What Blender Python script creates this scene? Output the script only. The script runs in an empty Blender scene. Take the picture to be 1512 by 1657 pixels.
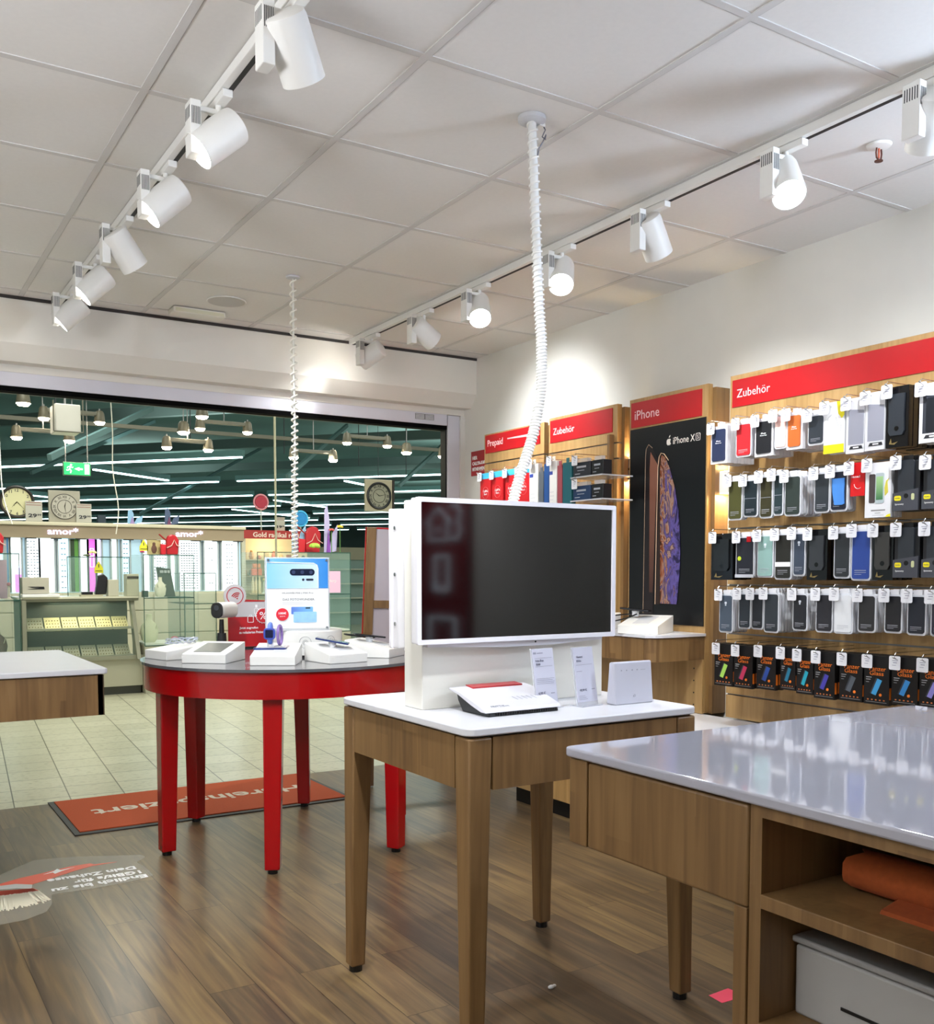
import bpy, math, random
from mathutils import Matrix, Vector
random.seed(7)
PI = math.pi
# ---------------------------------------------------------------- camera, world, lights, exposure
S = bpy.context.scene
COL = S.collection
cam = bpy.data.cameras.new('camera'); camo = bpy.data.objects.new('camera', cam); COL.objects.link(camo)
camo.location = (0, 0, 1.32); camo.rotation_euler = (PI/2 - 0.0577, 0, -0.557785)
cam.sensor_fit = 'HORIZONTAL'; cam.sensor_width = 36; cam.lens = 1585/1512*36; cam.shift_y = 187.3/1512
cam.clip_start = .05; cam.clip_end = 200
S.camera = camo
S.view_settings.view_transform = 'Standard'; S.view_settings.look = 'None'; S.view_settings.gamma = 1
S.view_settings.use_curve_mapping = False; S.view_settings.exposure = 0.75
W = bpy.data.worlds.new('world'); S.world = W; W.use_nodes = True
W.node_tree.nodes['Background'].inputs[0].default_value = (.75, .9, .88, 1)
W.node_tree.nodes['Background'].inputs[1].default_value = .35
SPOT_W, AREA_SHOP, AREA_MALL = 70, 16, 52

def light(kind, loc, energy, col=(1, 1, 1), d=None, **k):
    l = bpy.data.lights.new('light', kind); l.energy = energy; l.color = col
    for a, b in k.items(): setattr(l, a, b)
    o = bpy.data.objects.new('light', l); COL.objects.link(o); o.location = loc
    if d is not None: o.rotation_euler = Vector(d).to_track_quat('-Z', 'Y').to_euler()
    return o
for x, y, tx in ((1.5, 10.0, 0), (3.0, 10.0, .1), (4.4, 10.0, .2), (5.2, 10.0, .1)):      # the mall's spot bars shine on the counters and fascia
    light('SPOT', (x, y-.1, 2.55), 45, (1, .95, .85), (tx, 1, -.42), spot_size=1.5, spot_blend=1, shadow_soft_size=.06)
# added unseen area lights: under the shop ceiling, and over the mall walkway
for x, y in ((2.6, -1.2), (-1.6, 1.2), (-1.4, 3.8)):
    light('AREA', (x, y, 2.72), AREA_SHOP, (.9, .95, 1), (0, 0, -1), size=1.0)
for x, y in ((1, 8.2), (5, 8.2), (9, 9), (2.5, 12), (7, 13), (12, 16)):
    light('AREA', (x, y, 4.4), AREA_MALL, (.98, 1, .92), (0, 0, -1), size=1.6)

for x, y in ((2, 12), (9, 14), (6, 20), (14, 24), (8, 32), (20, 36)):      # added upward fill on the mall ceiling, standing for the tube lights' spill
    light('AREA', (x, y, 3.95), 48, (.86, 1, .97), (0, 0, 1), size=3.0)
# added fill lights outside the frame to brighten the ceiling: right, then left
light('AREA', (3.45, .8, 2.30), 30, (.66, .80, 1), (-.8, .5, .42), size=.35)
light('AREA', (-1.2, 1.6, 2.0), 44, (.90, .94, 1), (.45, .25, .85), size=.8)

# ---------------------------------------------------------------- materials
def lin(h):
    if not isinstance(h, str): return tuple(h)
    h = h.lstrip('#'); v = [int(h[i:i+2], 16)/255 for i in (0, 2, 4)]
    return tuple(c/12.92 if c < .04045 else ((c+.055)/1.055)**2.4 for c in v)
_m = {}
def mat(col, rough=.5, metal=0., emit=0., alpha=1., coat=0., vary=0., scale=8., bump=0., spec=.5):
    key = (str(col), rough, metal, emit, alpha, coat, vary, scale, bump, spec)
    if key in _m: return _m[key]
    m = bpy.data.materials.new('m_%03d' % len(_m)); m.use_nodes = True
    nt = m.node_tree; b = nt.nodes['Principled BSDF']; c = lin(col) + (1,)
    b.inputs['Base Color'].default_value = c; b.inputs['Roughness'].default_value = rough
    b.inputs['Metallic'].default_value = metal; b.inputs['Alpha'].default_value = alpha
    b.inputs['Coat Weight'].default_value = coat; b.inputs['Specular IOR Level'].default_value = spec
    if emit: b.inputs['Emission Color'].default_value = c; b.inputs['Emission Strength'].default_value = emit
    if not emit:      # a touch of procedural unevenness on every surface
        tc = nt.nodes.new('ShaderNodeTexCoord'); n = nt.nodes.new('ShaderNodeTexNoise')
        n.inputs['Scale'].default_value = scale; n.inputs['Detail'].default_value = 3
        nt.links.new(tc.outputs['Object'], n.inputs['Vector'])
        mx = nt.nodes.new('ShaderNodeMix'); mx.data_type = 'RGBA'
        v = max(vary, .03); mx.inputs[6].default_value = tuple(x*(1-v) for x in c[:3]) + (1,)
        mx.inputs[7].default_value = tuple(min(1, x*(1+v)) for x in c[:3]) + (1,)
        nt.links.new(n.outputs[0], mx.inputs[0]); nt.links.new(mx.outputs[2], b.inputs['Base Color'])
        if bump:
            bp = nt.nodes.new('ShaderNodeBump'); bp.inputs['Strength'].default_value = bump; bp.inputs['Distance'].default_value = .002
            nt.links.new(n.outputs[0], bp.inputs['Height']); nt.links.new(bp.outputs[0], b.inputs['Normal'])
    _m[key] = m; return m

def ramp(nt, stops):
    r = nt.nodes.new('ShaderNodeValToRGB'); e = r.color_ramp.elements
    while len(e) < len(stops): e.new(.5)
    for i, (p, c) in enumerate(stops): e[i].position = p; e[i].color = lin(c) + (1,)
    return r

def wood_mat(name, dark, mid, light_, rough=.42, axis='Z', stave=.09):
    """straight grained wood in glued staves that run along axis"""
    m = bpy.data.materials.new(name); m.use_nodes = True; nt = m.node_tree; b = nt.nodes['Principled BSDF']
    tc = nt.nodes.new('ShaderNodeTexCoord')
    mp = nt.nodes.new('ShaderNodeMapping'); mp.inputs['Scale'].default_value = {'Z': (38, 38, 2.2), 'Y': (38, 2.2, 38), 'X': (2.2, 38, 38)}[axis]
    n = nt.nodes.new('ShaderNodeTexNoise'); n.inputs['Scale'].default_value = 1; n.inputs['Detail'].default_value = 5; n.inputs['Distortion'].default_value = .7
    nt.links.new(tc.outputs['Object'], mp.inputs[0]); nt.links.new(mp.outputs[0], n.inputs['Vector'])
    mp2 = nt.nodes.new('ShaderNodeMapping'); s = 1/stave
    mp2.inputs['Scale'].default_value = {'Z': (s, s, .7), 'Y': (s, .7, s), 'X': (.7, s, s)}[axis]
    v = nt.nodes.new('ShaderNodeTexVoronoi'); v.feature = 'F1'; v.distance = 'CHEBYCHEV'; v.inputs['Scale'].default_value = 1; v.inputs['Randomness'].default_value = .35
    nt.links.new(tc.outputs['Object'], mp2.inputs[0]); nt.links.new(mp2.outputs[0], v.inputs['Vector'])
    sp = nt.nodes.new('ShaderNodeSeparateColor'); nt.links.new(v.outputs['Color'], sp.inputs[0])
    ma = nt.nodes.new('ShaderNodeMath'); ma.operation = 'MULTIPLY_ADD'; ma.inputs[1].default_value = .28
    nt.links.new(sp.outputs[0], ma.inputs[0])
    mb = nt.nodes.new('ShaderNodeMath'); mb.operation = 'MULTIPLY'; mb.inputs[1].default_value = .72
    nt.links.new(n.outputs[0], mb.inputs[0]); nt.links.new(mb.outputs[0], ma.inputs[2])
    r = ramp(nt, [(.25, dark), (.5, mid), (.78, light_)])
    nt.links.new(ma.outputs[0], r.inputs[0]); nt.links.new(r.outputs[0], b.inputs['Base Color'])
    b.inputs['Roughness'].default_value = rough
    return m
OAK = wood_mat('oak', '#684c2e', '#80613c', '#907048')
OAKP = wood_mat('oak_panel', '#9c7847', '#b38f5b', '#c29e6a', stave=.12)

def floor_mat():
    m = bpy.data.materials.new('plank_floor'); m.use_nodes = True; nt = m.node_tree; b = nt.nodes['Principled BSDF']
    tc = nt.nodes.new('ShaderNodeTexCoord')
    rot = nt.nodes.new('ShaderNodeMapping'); rot.inputs['Rotation'].default_value = (0, 0, PI/2)
    nt.links.new(tc.outputs['Object'], rot.inputs[0])
    br = nt.nodes.new('ShaderNodeTexBrick'); br.offset = .37; br.squash = 1
    br.inputs['Color1'].default_value = (0, 0, 0, 1); br.inputs['Color2'].default_value = (1, 1, 1, 1); br.inputs['Mortar'].default_value = (.5, .5, .5, 1)
    br.inputs['Scale'].default_value = 1; br.inputs['Mortar Size'].default_value = .0012; br.inputs['Brick Width'].default_value = 1.25; br.inputs['Row Height'].default_value = .15
    nt.links.new(rot.outputs[0], br.inputs['Vector'])
    mp = nt.nodes.new('ShaderNodeMapping'); mp.inputs['Scale'].default_value = (24, 1.5, 1)
    nt.links.new(tc.outputs['Object'], mp.inputs[0])
    # every plank gets its own stretch of grain
    add = nt.nodes.new('ShaderNodeVectorMath'); add.operation = 'MULTIPLY_ADD'; add.inputs[1].default_value = (7, 13, 3)
    nt.links.new(br.outputs['Color'], add.inputs[0]); nt.links.new(mp.outputs[0], add.inputs[2])
    n = nt.nodes.new('ShaderNodeTexNoise'); n.inputs['Scale'].default_value = 1; n.inputs['Detail'].default_value = 6; n.inputs['Distortion'].default_value = 1.2
    nt.links.new(add.outputs[0], n.inputs['Vector'])
    sp = nt.nodes.new('ShaderNodeSeparateColor'); nt.links.new(br.outputs['Color'], sp.inputs[0])
    ma = nt.nodes.new('ShaderNodeMath'); ma.operation = 'MULTIPLY_ADD'; ma.inputs[1].default_value = .26
    mb = nt.nodes.new('ShaderNodeMath'); mb.operation = 'MULTIPLY_ADD'; mb.inputs[1].default_value = 1.1; mb.inputs[2].default_value = -.17
    nt.links.new(n.outputs[0], mb.inputs[0]); nt.links.new(sp.outputs[0], ma.inputs[0]); nt.links.new(mb.outputs[0], ma.inputs[2])
    r = ramp(nt, [(.12, '#3d332b'), (.4, '#5a4b3a'), (.62, '#745f43'), (.88, '#8f7750')])
    nt.links.new(ma.outputs[0], r.inputs[0])
    mx = nt.nodes.new('ShaderNodeMix'); mx.data_type = 'RGBA'; mx.inputs[7].default_value = lin('#2c2018') + (1,)
    nt.links.new(br.outputs['Fac'], mx.inputs[0]); nt.links.new(r.outputs[0], mx.inputs[6]); nt.links.new(mx.outputs[2], b.inputs['Base Color'])
    b.inputs['Roughness'].default_value = .3
    return m

def tile_mat():
    m = bpy.data.materials.new('mall_tiles'); m.use_nodes = True; nt = m.node_tree; b = nt.nodes['Principled BSDF']
    tc = nt.nodes.new('ShaderNodeTexCoord'); mp = nt.nodes.new('ShaderNodeMapping')
    mp.inputs['Rotation'].default_value = (0, 0, PI/2 + .085); mp.inputs['Location'].default_value = (.12, .09, 0)
    nt.links.new(tc.outputs['Object'], mp.inputs[0])
    br = nt.nodes.new('ShaderNodeTexBrick'); br.offset = 0; br.inputs['Scale'].default_value = 1
    br.inputs['Brick Width'].default_value = .3; br.inputs['Row Height'].default_value = .3; br.inputs['Mortar Size'].default_value = .0035
    br.inputs['Color1'].default_value = lin('#bfbca4') + (1,); br.inputs['Color2'].default_value = lin('#cbc8b0') + (1,); br.inputs['Mortar'].default_value = lin('#5c5b4c') + (1,)
    nt.links.new(mp.outputs[0], br.inputs['Vector'])
    n = nt.nodes.new('ShaderNodeTexNoise'); n.inputs['Scale'].default_value = 60; n.inputs['Detail'].default_value = 6
    mp3 = nt.nodes.new('ShaderNodeMapping'); mp3.inputs['Scale'].default_value = (.35, 1, 1)
    nt.links.new(tc.outputs['Object'], mp3.inputs[0]); nt.links.new(mp3.outputs[0], n.inputs['Vector'])
    r = ramp(nt, [(.34, '#8d8a76'), (.44, '#ffffff')])
    nt.links.new(n.outputs[0], r.inputs[0])
    mx = nt.nodes.new('ShaderNodeMix'); mx.data_type = 'RGBA'; mx.blend_type = 'MULTIPLY'; mx.inputs[0].default_value = .55
    nt.links.new(br.outputs[0], mx.inputs[6]); nt.links.new(r.outputs[0], mx.inputs[7]); nt.links.new(mx.outputs[2], b.inputs['Base Color'])
    b.inputs['Roughness'].default_value = .28
    return m

def swirl_mat():
    """the marbled planet wallpaper printed on the poster's phone"""
    m = bpy.data.materials.new('swirl_print'); m.use_nodes = True; nt = m.node_tree; b = nt.nodes['Principled BSDF']
    tc = nt.nodes.new('ShaderNodeTexCoord'); mp = nt.nodes.new('ShaderNodeMapping'); mp.inputs['Scale'].default_value = (16, 16, 7)
    nt.links.new(tc.outputs['Object'], mp.inputs[0])
    n = nt.nodes.new('ShaderNodeTexNoise'); n.inputs['Scale'].default_value = .8; n.inputs['Detail'].default_value = 4; n.inputs['Distortion'].default_value = 4
    nt.links.new(mp.outputs[0], n.inputs['Vector'])
    g = nt.nodes.new('ShaderNodeSeparateXYZ'); nt.links.new(tc.outputs['Object'], g.inputs[0])
    ma = nt.nodes.new('ShaderNodeMath'); ma.operation = 'MULTIPLY_ADD'; ma.inputs[1].default_value = 2.6
    nt.links.new(g.outputs[0], ma.inputs[0]); nt.links.new(n.outputs[0], ma.inputs[2])
    r = ramp(nt, [(.28, '#30160e'), (.4, '#86421c'), (.49, '#a08270'), (.55, '#4c3448'), (.66, '#5e5294'), (.8, '#221a40')])
    nt.links.new(ma.outputs[0], r.inputs[0]); nt.links.new(r.outputs[0], b.inputs['Base Color']); b.inputs['Roughness'].default_value = .35
    return m

def gradient_mat(c1, c2, axis=0, a=-.1, bb=.1, rough=.35):
    m = bpy.data.materials.new('gradient_print'); m.use_nodes = True; nt = m.node_tree; b = nt.nodes['Principled BSDF']
    tc = nt.nodes.new('ShaderNodeTexCoord'); g = nt.nodes.new('ShaderNodeSeparateXYZ'); nt.links.new(tc.outputs['Object'], g.inputs[0])
    mr = nt.nodes.new('ShaderNodeMapRange'); mr.inputs[1].default_value = a; mr.inputs[2].default_value = bb
    nt.links.new(g.outputs[axis], mr.inputs[0])
    r = ramp(nt, [(0, c1), (1, c2)]); nt.links.new(mr.outputs[0], r.inputs[0]); nt.links.new(r.outputs[0], b.inputs['Base Color'])
    b.inputs['Roughness'].default_value = rough
    return m

WHITE = mat('#e9e7e2', .45); WALL = mat('#dfddd6', .7, vary=.02); CEIL = mat('#e3e0dc', .85, bump=.15, scale=60)
CREAM = mat('#e4e0d6', .55); LAV = mat('#d8d6de', .35); RED = mat('#b80d18', .35); TRED = mat('#a60009', .22, coat=.3)
BLACK = mat('#0c0c0e', .35); DARK = mat('#26272b', .45); CHROME = mat('#c9c9c9', .25, 1.); STEEL = mat('#8e9092', .35, .9)
GREY = mat('#8b8b8b', .5); LGREY = mat('#c9c9cc', .5); STONE2 = mat('#d9d9de', .3, spec=.2); STONE = mat('#b0b0bc', .07, coat=.5, scale=3) or mat('#dcdce2', .07, coat=.5, scale=3)
PRINT = mat('#f4f4f4', .5); INK = mat('#55565c', .6); ORANGE = mat('#e8761e', .5); YEL = mat('#f2e416', .5)
LAMP = mat((1, .98, .94), emit=26); BULB = mat((1, .84, .60), emit=40); TUBE = mat((.62, .93, .95), emit=5.5)
GLASS = mat('#a8d0c4', .04, alpha=.10); GEDGE = mat('#2f5a50', .1, alpha=.85); CLEAR = mat('#e8ecf4', .08, alpha=.35)
BEIGE = mat('#cfc6ab', .5); TAUPE = mat('#a08f74', .5); PLINTH = mat('#4b4c45', .5); TEAL = mat('#75908a', .8, vary=.15, scale=.6)
TEALD = mat('#62726e', .8, vary=.2, scale=.5); BEAM = mat('#587574', .6); RAIL = mat('#6b695c', .5)

# ---------------------------------------------------------------- mesh builder
class B:
    def __init__(s): s.v = []; s.f = []
    def add(s, vs, fs):
        n = len(s.v); s.v += [tuple(v) for v in vs]; s.f += [tuple(i+n for i in f) for f in fs]; return s
    def box(s, x0, x1, y0, y1, z0, z1):
        return s.add([(x0,y0,z0),(x1,y0,z0),(x1,y1,z0),(x0,y1,z0),(x0,y0,z1),(x1,y0,z1),(x1,y1,z1),(x0,y1,z1)],
                     [(0,3,2,1),(4,5,6,7),(0,1,5,4),(1,2,6,5),(2,3,7,6),(3,0,4,7)])
    def cyl(s, p, q, r, r2=None, n=16, cap=True):
        p = Vector(p); q = Vector(q); r2 = r if r2 is None else r2; d = (q-p).normalized()
        a = d.orthogonal().normalized(); b = d.cross(a); vs = []
        for c, rr in ((p, r), (q, r2)):
            for i in range(n): t = 2*PI*i/n; vs.append(c + (a*math.cos(t) + b*math.sin(t))*rr)
        fs = [(i, (i+1) % n, n+(i+1) % n, n+i) for i in range(n)]
        if cap: fs += [tuple(range(n-1, -1, -1)), tuple(range(n, 2*n))]
        return s.add(vs, fs)
    def prism(s, pts, a, b, axis='y'):
        """pts in (x,z) for axis y, (x,y) for z, (y,z) for x"""
        f = {'y': lambda p, t: (p[0], t, p[1]), 'z': lambda p, t: (p[0], p[1], t), 'x': lambda p, t: (t, p[0], p[1])}[axis]
        n = len(pts); vs = [f(p, a) for p in pts] + [f(p, b) for p in pts]
        return s.add(vs, [(i, (i+1) % n, n+(i+1) % n, n+i) for i in range(n)] + [tuple(range(n-1, -1, -1)), tuple(range(n, 2*n))])
    def tube(s, pts, r, n=8, closed=False):
        pts = [Vector(p) for p in pts]; N = len(pts); vs = []; up = None
        for i, p in enumerate(pts):
            if closed: t = (pts[(i+1) % N]-pts[i-1]).normalized()
            else: t = (pts[min(i+1, N-1)]-pts[max(i-1, 0)]).normalized()
            if up is None: up = t.orthogonal().normalized()
            up = (up - t*up.dot(t)).normalized(); w = t.cross(up)
            for k in range(n): a = 2*PI*k/n; vs.append(p + (up*math.cos(a) + w*math.sin(a))*r)
        fs = []
        for i in range(N if closed else N-1):
            j = (i+1) % N
            for k in range(n): fs.append((i*n+k, i*n+(k+1) % n, j*n+(k+1) % n, j*n+k))
        if not closed: fs += [tuple(range(n-1, -1, -1)), tuple(range((N-1)*n, N*n))]
        return s.add(vs, fs)
    def lathe(s, prof, c=(0, 0, 0), n=24):
        vs = []
        for r, z in prof:
            for i in range(n): t = 2*PI*i/n; vs.append((c[0]+max(r, 1e-4)*math.cos(t), c[1]+max(r, 1e-4)*math.sin(t), c[2]+z))
        fs = [(j*n+i, j*n+(i+1) % n, (j+1)*n+(i+1) % n, (j+1)*n+i) for j in range(len(prof)-1) for i in range(n)]
        return s.add(vs, fs + [tuple(range(n-1, -1, -1)), tuple(range((len(prof)-1)*n, len(prof)*n))])
    def ball(s, c, rx, ry=None, rz=None, n=12, m=8):
        ry = rx if ry is None else ry; rz = rx if rz is None else rz
        vs = [(c[0], c[1], c[2]-rz)]
        for j in range(1, m):
            p = -PI/2 + PI*j/m
            for i in range(n): t = 2*PI*i/n; vs.append((c[0]+rx*math.cos(p)*math.cos(t), c[1]+ry*math.cos(p)*math.sin(t), c[2]+rz*math.sin(p)))
        vs.append((c[0], c[1], c[2]+rz)); L = len(vs)-1; fs = [(0, 1+(i+1) % n, 1+i) for i in range(n)]
        fs += [(1+j*n+i, 1+j*n+(i+1) % n, 1+(j+1)*n+(i+1) % n, 1+(j+1)*n+i) for j in range(m-2) for i in range(n)]
        fs += [(L, 1+(m-2)*n+i, 1+(m-2)*n+(i+1) % n) for i in range(n)]
        return s.add(vs, fs)
    def xf(s, M): s.v = [tuple(M @ Vector(v)) for v in s.v]; return s
    def mesh(s, name, smooth=False):
        me = bpy.data.meshes.new(name); me.from_pydata(s.v, [], s.f); me.update()
        if smooth: me.polygons.foreach_set('use_smooth', [True]*len(me.polygons)); me.set_sharp_from_angle(angle=.6)
        return me

def rr(w, h, r, cx=0, cz=0, n=4):
    """rounded rectangle outline"""
    o = []
    for sx, sz, a0 in ((1, -1, -PI/2), (1, 1, 0), (-1, 1, PI/2), (-1, -1, PI)):
        for i in range(n+1):
            a = a0 + PI/2*i/n; o.append((cx+sx*(w/2-r)+r*math.cos(a), cz+sz*(h/2-r)+r*math.sin(a)))
    return o
def circ(r, cx=0, cz=0, n=20): return [(cx+r*math.cos(2*PI*i/n), cz+r*math.sin(2*PI*i/n)) for i in range(n)]

def tag(o, label, cat, group=None, kind=None):
    if label: o['label'] = label
    if cat: o['category'] = cat
    if group: o['group'] = group
    if kind: o['kind'] = kind
    return o
def obj(name, b, m, parent=None, loc=(0, 0, 0), rot=0, bevel=0, smooth=False, label=None, cat=None, group=None, kind=None):
    me = b.mesh(name, smooth) if isinstance(b, B) else b
    if not me.materials: me.materials.append(m)
    o = bpy.data.objects.new(name, me); COL.objects.link(o); o.location = loc
    o.rotation_euler = rot if isinstance(rot, tuple) else (0, 0, rot)
    if parent: o.parent = parent
    if bevel:
        md = o.modifiers.new('bevel', 'BEVEL'); md.width = bevel; md.segments = 3; md.limit_method = 'ANGLE'
        me.polygons.foreach_set('use_smooth', [True]*len(me.polygons)); me.set_sharp_from_angle(angle=.6)
    return tag(o, label, cat, group, kind)
def thing(name, label, cat, loc=(0, 0, 0), rot=0, group=None):
    o = bpy.data.objects.new(name, None); COL.objects.link(o); o.location = loc
    o.rotation_euler = rot if isinstance(rot, tuple) else (0, 0, rot)
    o.empty_display_size = .05
    return tag(o, label, cat, group)
def struct(name, b, m, **k): return obj(name, b, m, kind='structure', **k)
def copy_of(o, loc, rot=None, label=None):
    c = o.copy(); COL.objects.link(c); c.location = loc
    if rot is not None: c.rotation_euler = (0, 0, rot)
    if label: c['label'] = label
    for ch in o.children:
        d = ch.copy(); COL.objects.link(d); d.parent = c
        for g in ch.children: e = g.copy(); COL.objects.link(e); e.parent = d
    return c

_t = {}
def tmesh(s, w=None, h=None, th=.0006, bold=0., anchor='c', face='-y'):
    """text as a mesh; w / h = width / cap height in metres; faces -Y (standing) or +Z (lying)"""
    key = (s, w, h, th, bold, anchor, face)
    if key in _t: return _t[key]
    cu = bpy.data.curves.new('t', 'FONT'); cu.body = s; cu.extrude = .01; cu.offset = bold; cu.resolution_u = 2; cu.space_line = .95
    if anchor == 'c': cu.align_x = 'CENTER'
    o = bpy.data.objects.new('t', cu); me = bpy.data.meshes.new_from_object(o); bpy.data.objects.remove(o)
    xs = [v.co.x for v in me.vertices]; ys = [v.co.y for v in me.vertices]
    W0 = max(xs)-min(xs); H0 = max(ys)-min(ys); x0 = min(xs); y0 = min(ys)
    sx = (w/W0) if w else h/H0; sy = (h/H0) if h else sx
    for v in me.vertices:
        x = (v.co.x-x0-(W0/2 if anchor == 'c' else 0))*sx; y = (v.co.y-y0-H0/2)*sy; z = v.co.z/.01*th
        v.co = (x, -z, y) if face == '-y' else (x, y, z)
    me.name = 'lettering'; _t[key] = me; return me
def text(s, m, parent, x=0, y=0, z=0, w=None, h=None, bold=0., anchor='c', face='-y', rot=0, name='lettering', th=.0006):
    me = tmesh(s, w, h, th, bold, anchor, face)
    if me.materials and me.materials[0] != m: me = me.copy(); me.materials.clear()
    return obj(name, me, m, parent, (x, y, z), rot)
def lines(rows, m, parent, name='small_print', t=.0005, y=0):
    """rows of print: (x0, x1, z, height)"""
    b = B()
    for x0, x1, z, h in rows: b.box(x0, x1, y-t, y, z, z+h)
    return obj(name, b, m, parent)

# ---------------------------------------------------------------- room shell
ZC = 2.769
XR = 3.645
struct('floor', B().box(-3.2, XR, -2.4, 5.92, -.05, 0), floor_mat())
struct('floor_mall', B().box(-30, 60, 5.92, 75, -.05, 0), tile_mat())
struct('ceiling', B().box(-3.2, XR, -2.4, 5.72, ZC, ZC+.05), CEIL)
b = B()
gx = [.7835+.625*i for i in range(-6, 5)]; gy = [3.0967+.6206*j for j in range(-9, 5)]
for x in gx: b.box(x-.012, x+.012, -2.4, 5.70, ZC-.003, ZC)
for y in gy: b.box(-3.2, XR, y-.012, y+.012, ZC-.0028, ZC)
struct('trim_ceiling_grid', b, mat('#d0cdca', .7))
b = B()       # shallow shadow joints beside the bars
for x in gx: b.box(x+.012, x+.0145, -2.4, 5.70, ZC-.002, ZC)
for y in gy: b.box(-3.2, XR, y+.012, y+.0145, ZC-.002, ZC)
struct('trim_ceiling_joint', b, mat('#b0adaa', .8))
struct('wall_right', B().box(XR, XR+.15, -2.4, 5.98, 0, 3.2), WALL)
struct('wall_left', B().box(-3.35, -3.2, -2.4, 5.98, 0, 3.2), WALL)
struct('wall_back', B().box(-3.2, XR, -2.55, -2.4, 0, 3.2), WALL)
struct('wall_front', B().prism([(5.72, 2.745), (5.72, 2.525), (5.79, 2.44), (5.88, 2.44), (5.88, 2.40), (6.05, 2.40), (6.05, 4.6), (5.72, 4.6)], -3.2, XR, 'x'), CREAM)
struct('trim_gap_shade', B().box(-3.2, XR, 5.714, 5.7205, 2.752, 2.7685), mat('#3a3634', .8))  # dark strip before the wall, coloured as the shade of a gap
struct('trim_door_head', B().box(-3.2, 3.51, 5.885, 5.97, 2.325, 2.415), LAV, bevel=.003)
struct('trim_door_seal', B().box(-3.2, 3.51, 5.89, 5.965, 2.298, 2.3255), mat('#050505', .9, spec=.1))
struct('trim_door_jamb', B().box(3.515, 3.61, 5.885, 5.98, 0, 2.398), LAV, bevel=.003)
struct('trim_jamb_seal', B().box(3.503, 3.515, 5.90, 5.965, 0, 2.30), BLACK)
struct('wall_jamb_fill', B().box(3.61, XR, 5.87, 5.98, 0, 2.398), WALL)
# type plate sticker on the door head
st = thing('sticker', 'small white printed type plate with black boxes on the door head', 'sticker', (3.33, 5.884, 2.372))
obj('sheet', B().box(-.075, .075, -.001, 0, -.021, .021), mat('#d2d2d4', .5), st)
b = B()
for x0, x1 in ((-.072, 0), (.003, .072)):
    for z0 in (-.018, -.009, 0, .009, .017): b.box(x0, x1, -.0018, -.001, z0-.0012, z0+.0012)
for x in (-.072, 0, .003, .072): b.box(x-.001, x+.001, -.0018, -.001, -.018, .018)
obj('print', b, DARK, st)

# mall shell
struct('ceiling_mall', B().box(-30, 60, 5.98, 75, 5.2, 5.3), TEAL)
struct('wall_mall_far', B().box(-30, 60, 62, 62.3, 0, 5.2), TEALD)
ua = Vector((-.643, .766, 0)); un = Vector((.766, .643, 0))
def along(c, d, l, w, h):      # oriented box
    b_ = B().box(-l/2, l/2, -w/2, w/2, -h/2, h/2); a = math.atan2(d[1], d[0])
    return b_.xf(Matrix.Translation(c) @ Matrix.Rotation(a, 4, 'Z'))
for k in range(9):
    c = un*(13+5.2*k) + ua*14; c.z = 4.75
    obj('roof_beam', along(c, ua, 60, .16, .24), TEALD, kind='structure')
for k, (x, y, z, l, a) in enumerate(((2.75, 13.0, 3.1, 3.2, .95), (7.4, 17, 3.6, 4.5, .9), (4.3, 21, 3.9, 5, .85), (11, 19, 3.95, 6, .8), (9, 28, 4.2, 9, .8))):
    obj('roof_brace', B().box(-l/2, l/2, -.025, .025, -.035, .035).xf(Matrix.Translation((x, y, z)) @ Matrix.Rotation(a, 4, 'Z') @ Matrix.Rotation(-.33, 4, 'Y')), BEAM, kind='structure')

# ---------------------------------------------------------------- floor things
mt = thing('door_mat', 'red entrance mat with grey rubber border lying under the round red table', 'door mat', (1.655, 5.53, 0))
obj('rubber_border', B().box(-.765, .765, -.41, .41, 0, .006), mat('#3b3a38', .7), mt, bevel=.002)
obj('pile', B().box(-.735, .735, -.37, .385, .006, .011), mat('#b04a20', .95, vary=.25, scale=180, bump=.6), mt)
text('Hereinspaziert', mat('#d8ccbc', .9), mt, 0, .02, .0112, w=1.20, h=.19, bold=.02, face='z', rot=PI)
FILM = mat('#c8c2b0', .35, alpha=.30)
dc = thing('floor_sticker', 'clear floor sticker with a red brush and white slogan, near left corner of the floor', 'floor sticker', (.75, 4.4, 0))
ol = [(.30, 4.60), (.495, 4.633), (.58, 4.72), (.654, 4.79), (.769, 4.766), (.90, 4.71), (1.013, 4.65), (1.09, 4.62), (1.10, 4.57), (1.045, 4.51), (1.06, 4.40), (1.06, 4.27), (.95, 4.235), (.80, 4.225), (.64, 4.235), (.625, 4.12), (.59, 4.03), (.506, 3.975), (.423, 3.97), (.30, 4.0)]
loc_ = lambda pts: [(x-.75, y-4.4) for x, y in pts]
obj('film', B().prism(loc_(ol), .0005, .0012, 'z'), FILM, dc)
obj('brush_handle', B().prism(loc_([(.33, 4.36), (.47, 4.49), (.56, 4.535), (.671, 4.565), (.78, 4.60), (.86, 4.60), (.875, 4.575), (.97, 4.56), (.86, 4.555), (.78, 4.52), (.66, 4.45), (.60, 4.42), (.593, 4.415), (.534, 4.46), (.47, 4.465), (.38, 4.40)]), .0012, .0018, 'z'), mat('#e2492a', .4), dc)
obj('brush_band', B().prism(loc_([(.44, 4.44), (.47, 4.466), (.534, 4.459), (.593, 4.413), (.583, 4.36), (.53, 4.395), (.469, 4.415), (.42, 4.40)]), .0012, .0019, 'z'), mat('#b9b9b6', .4), dc)
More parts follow.
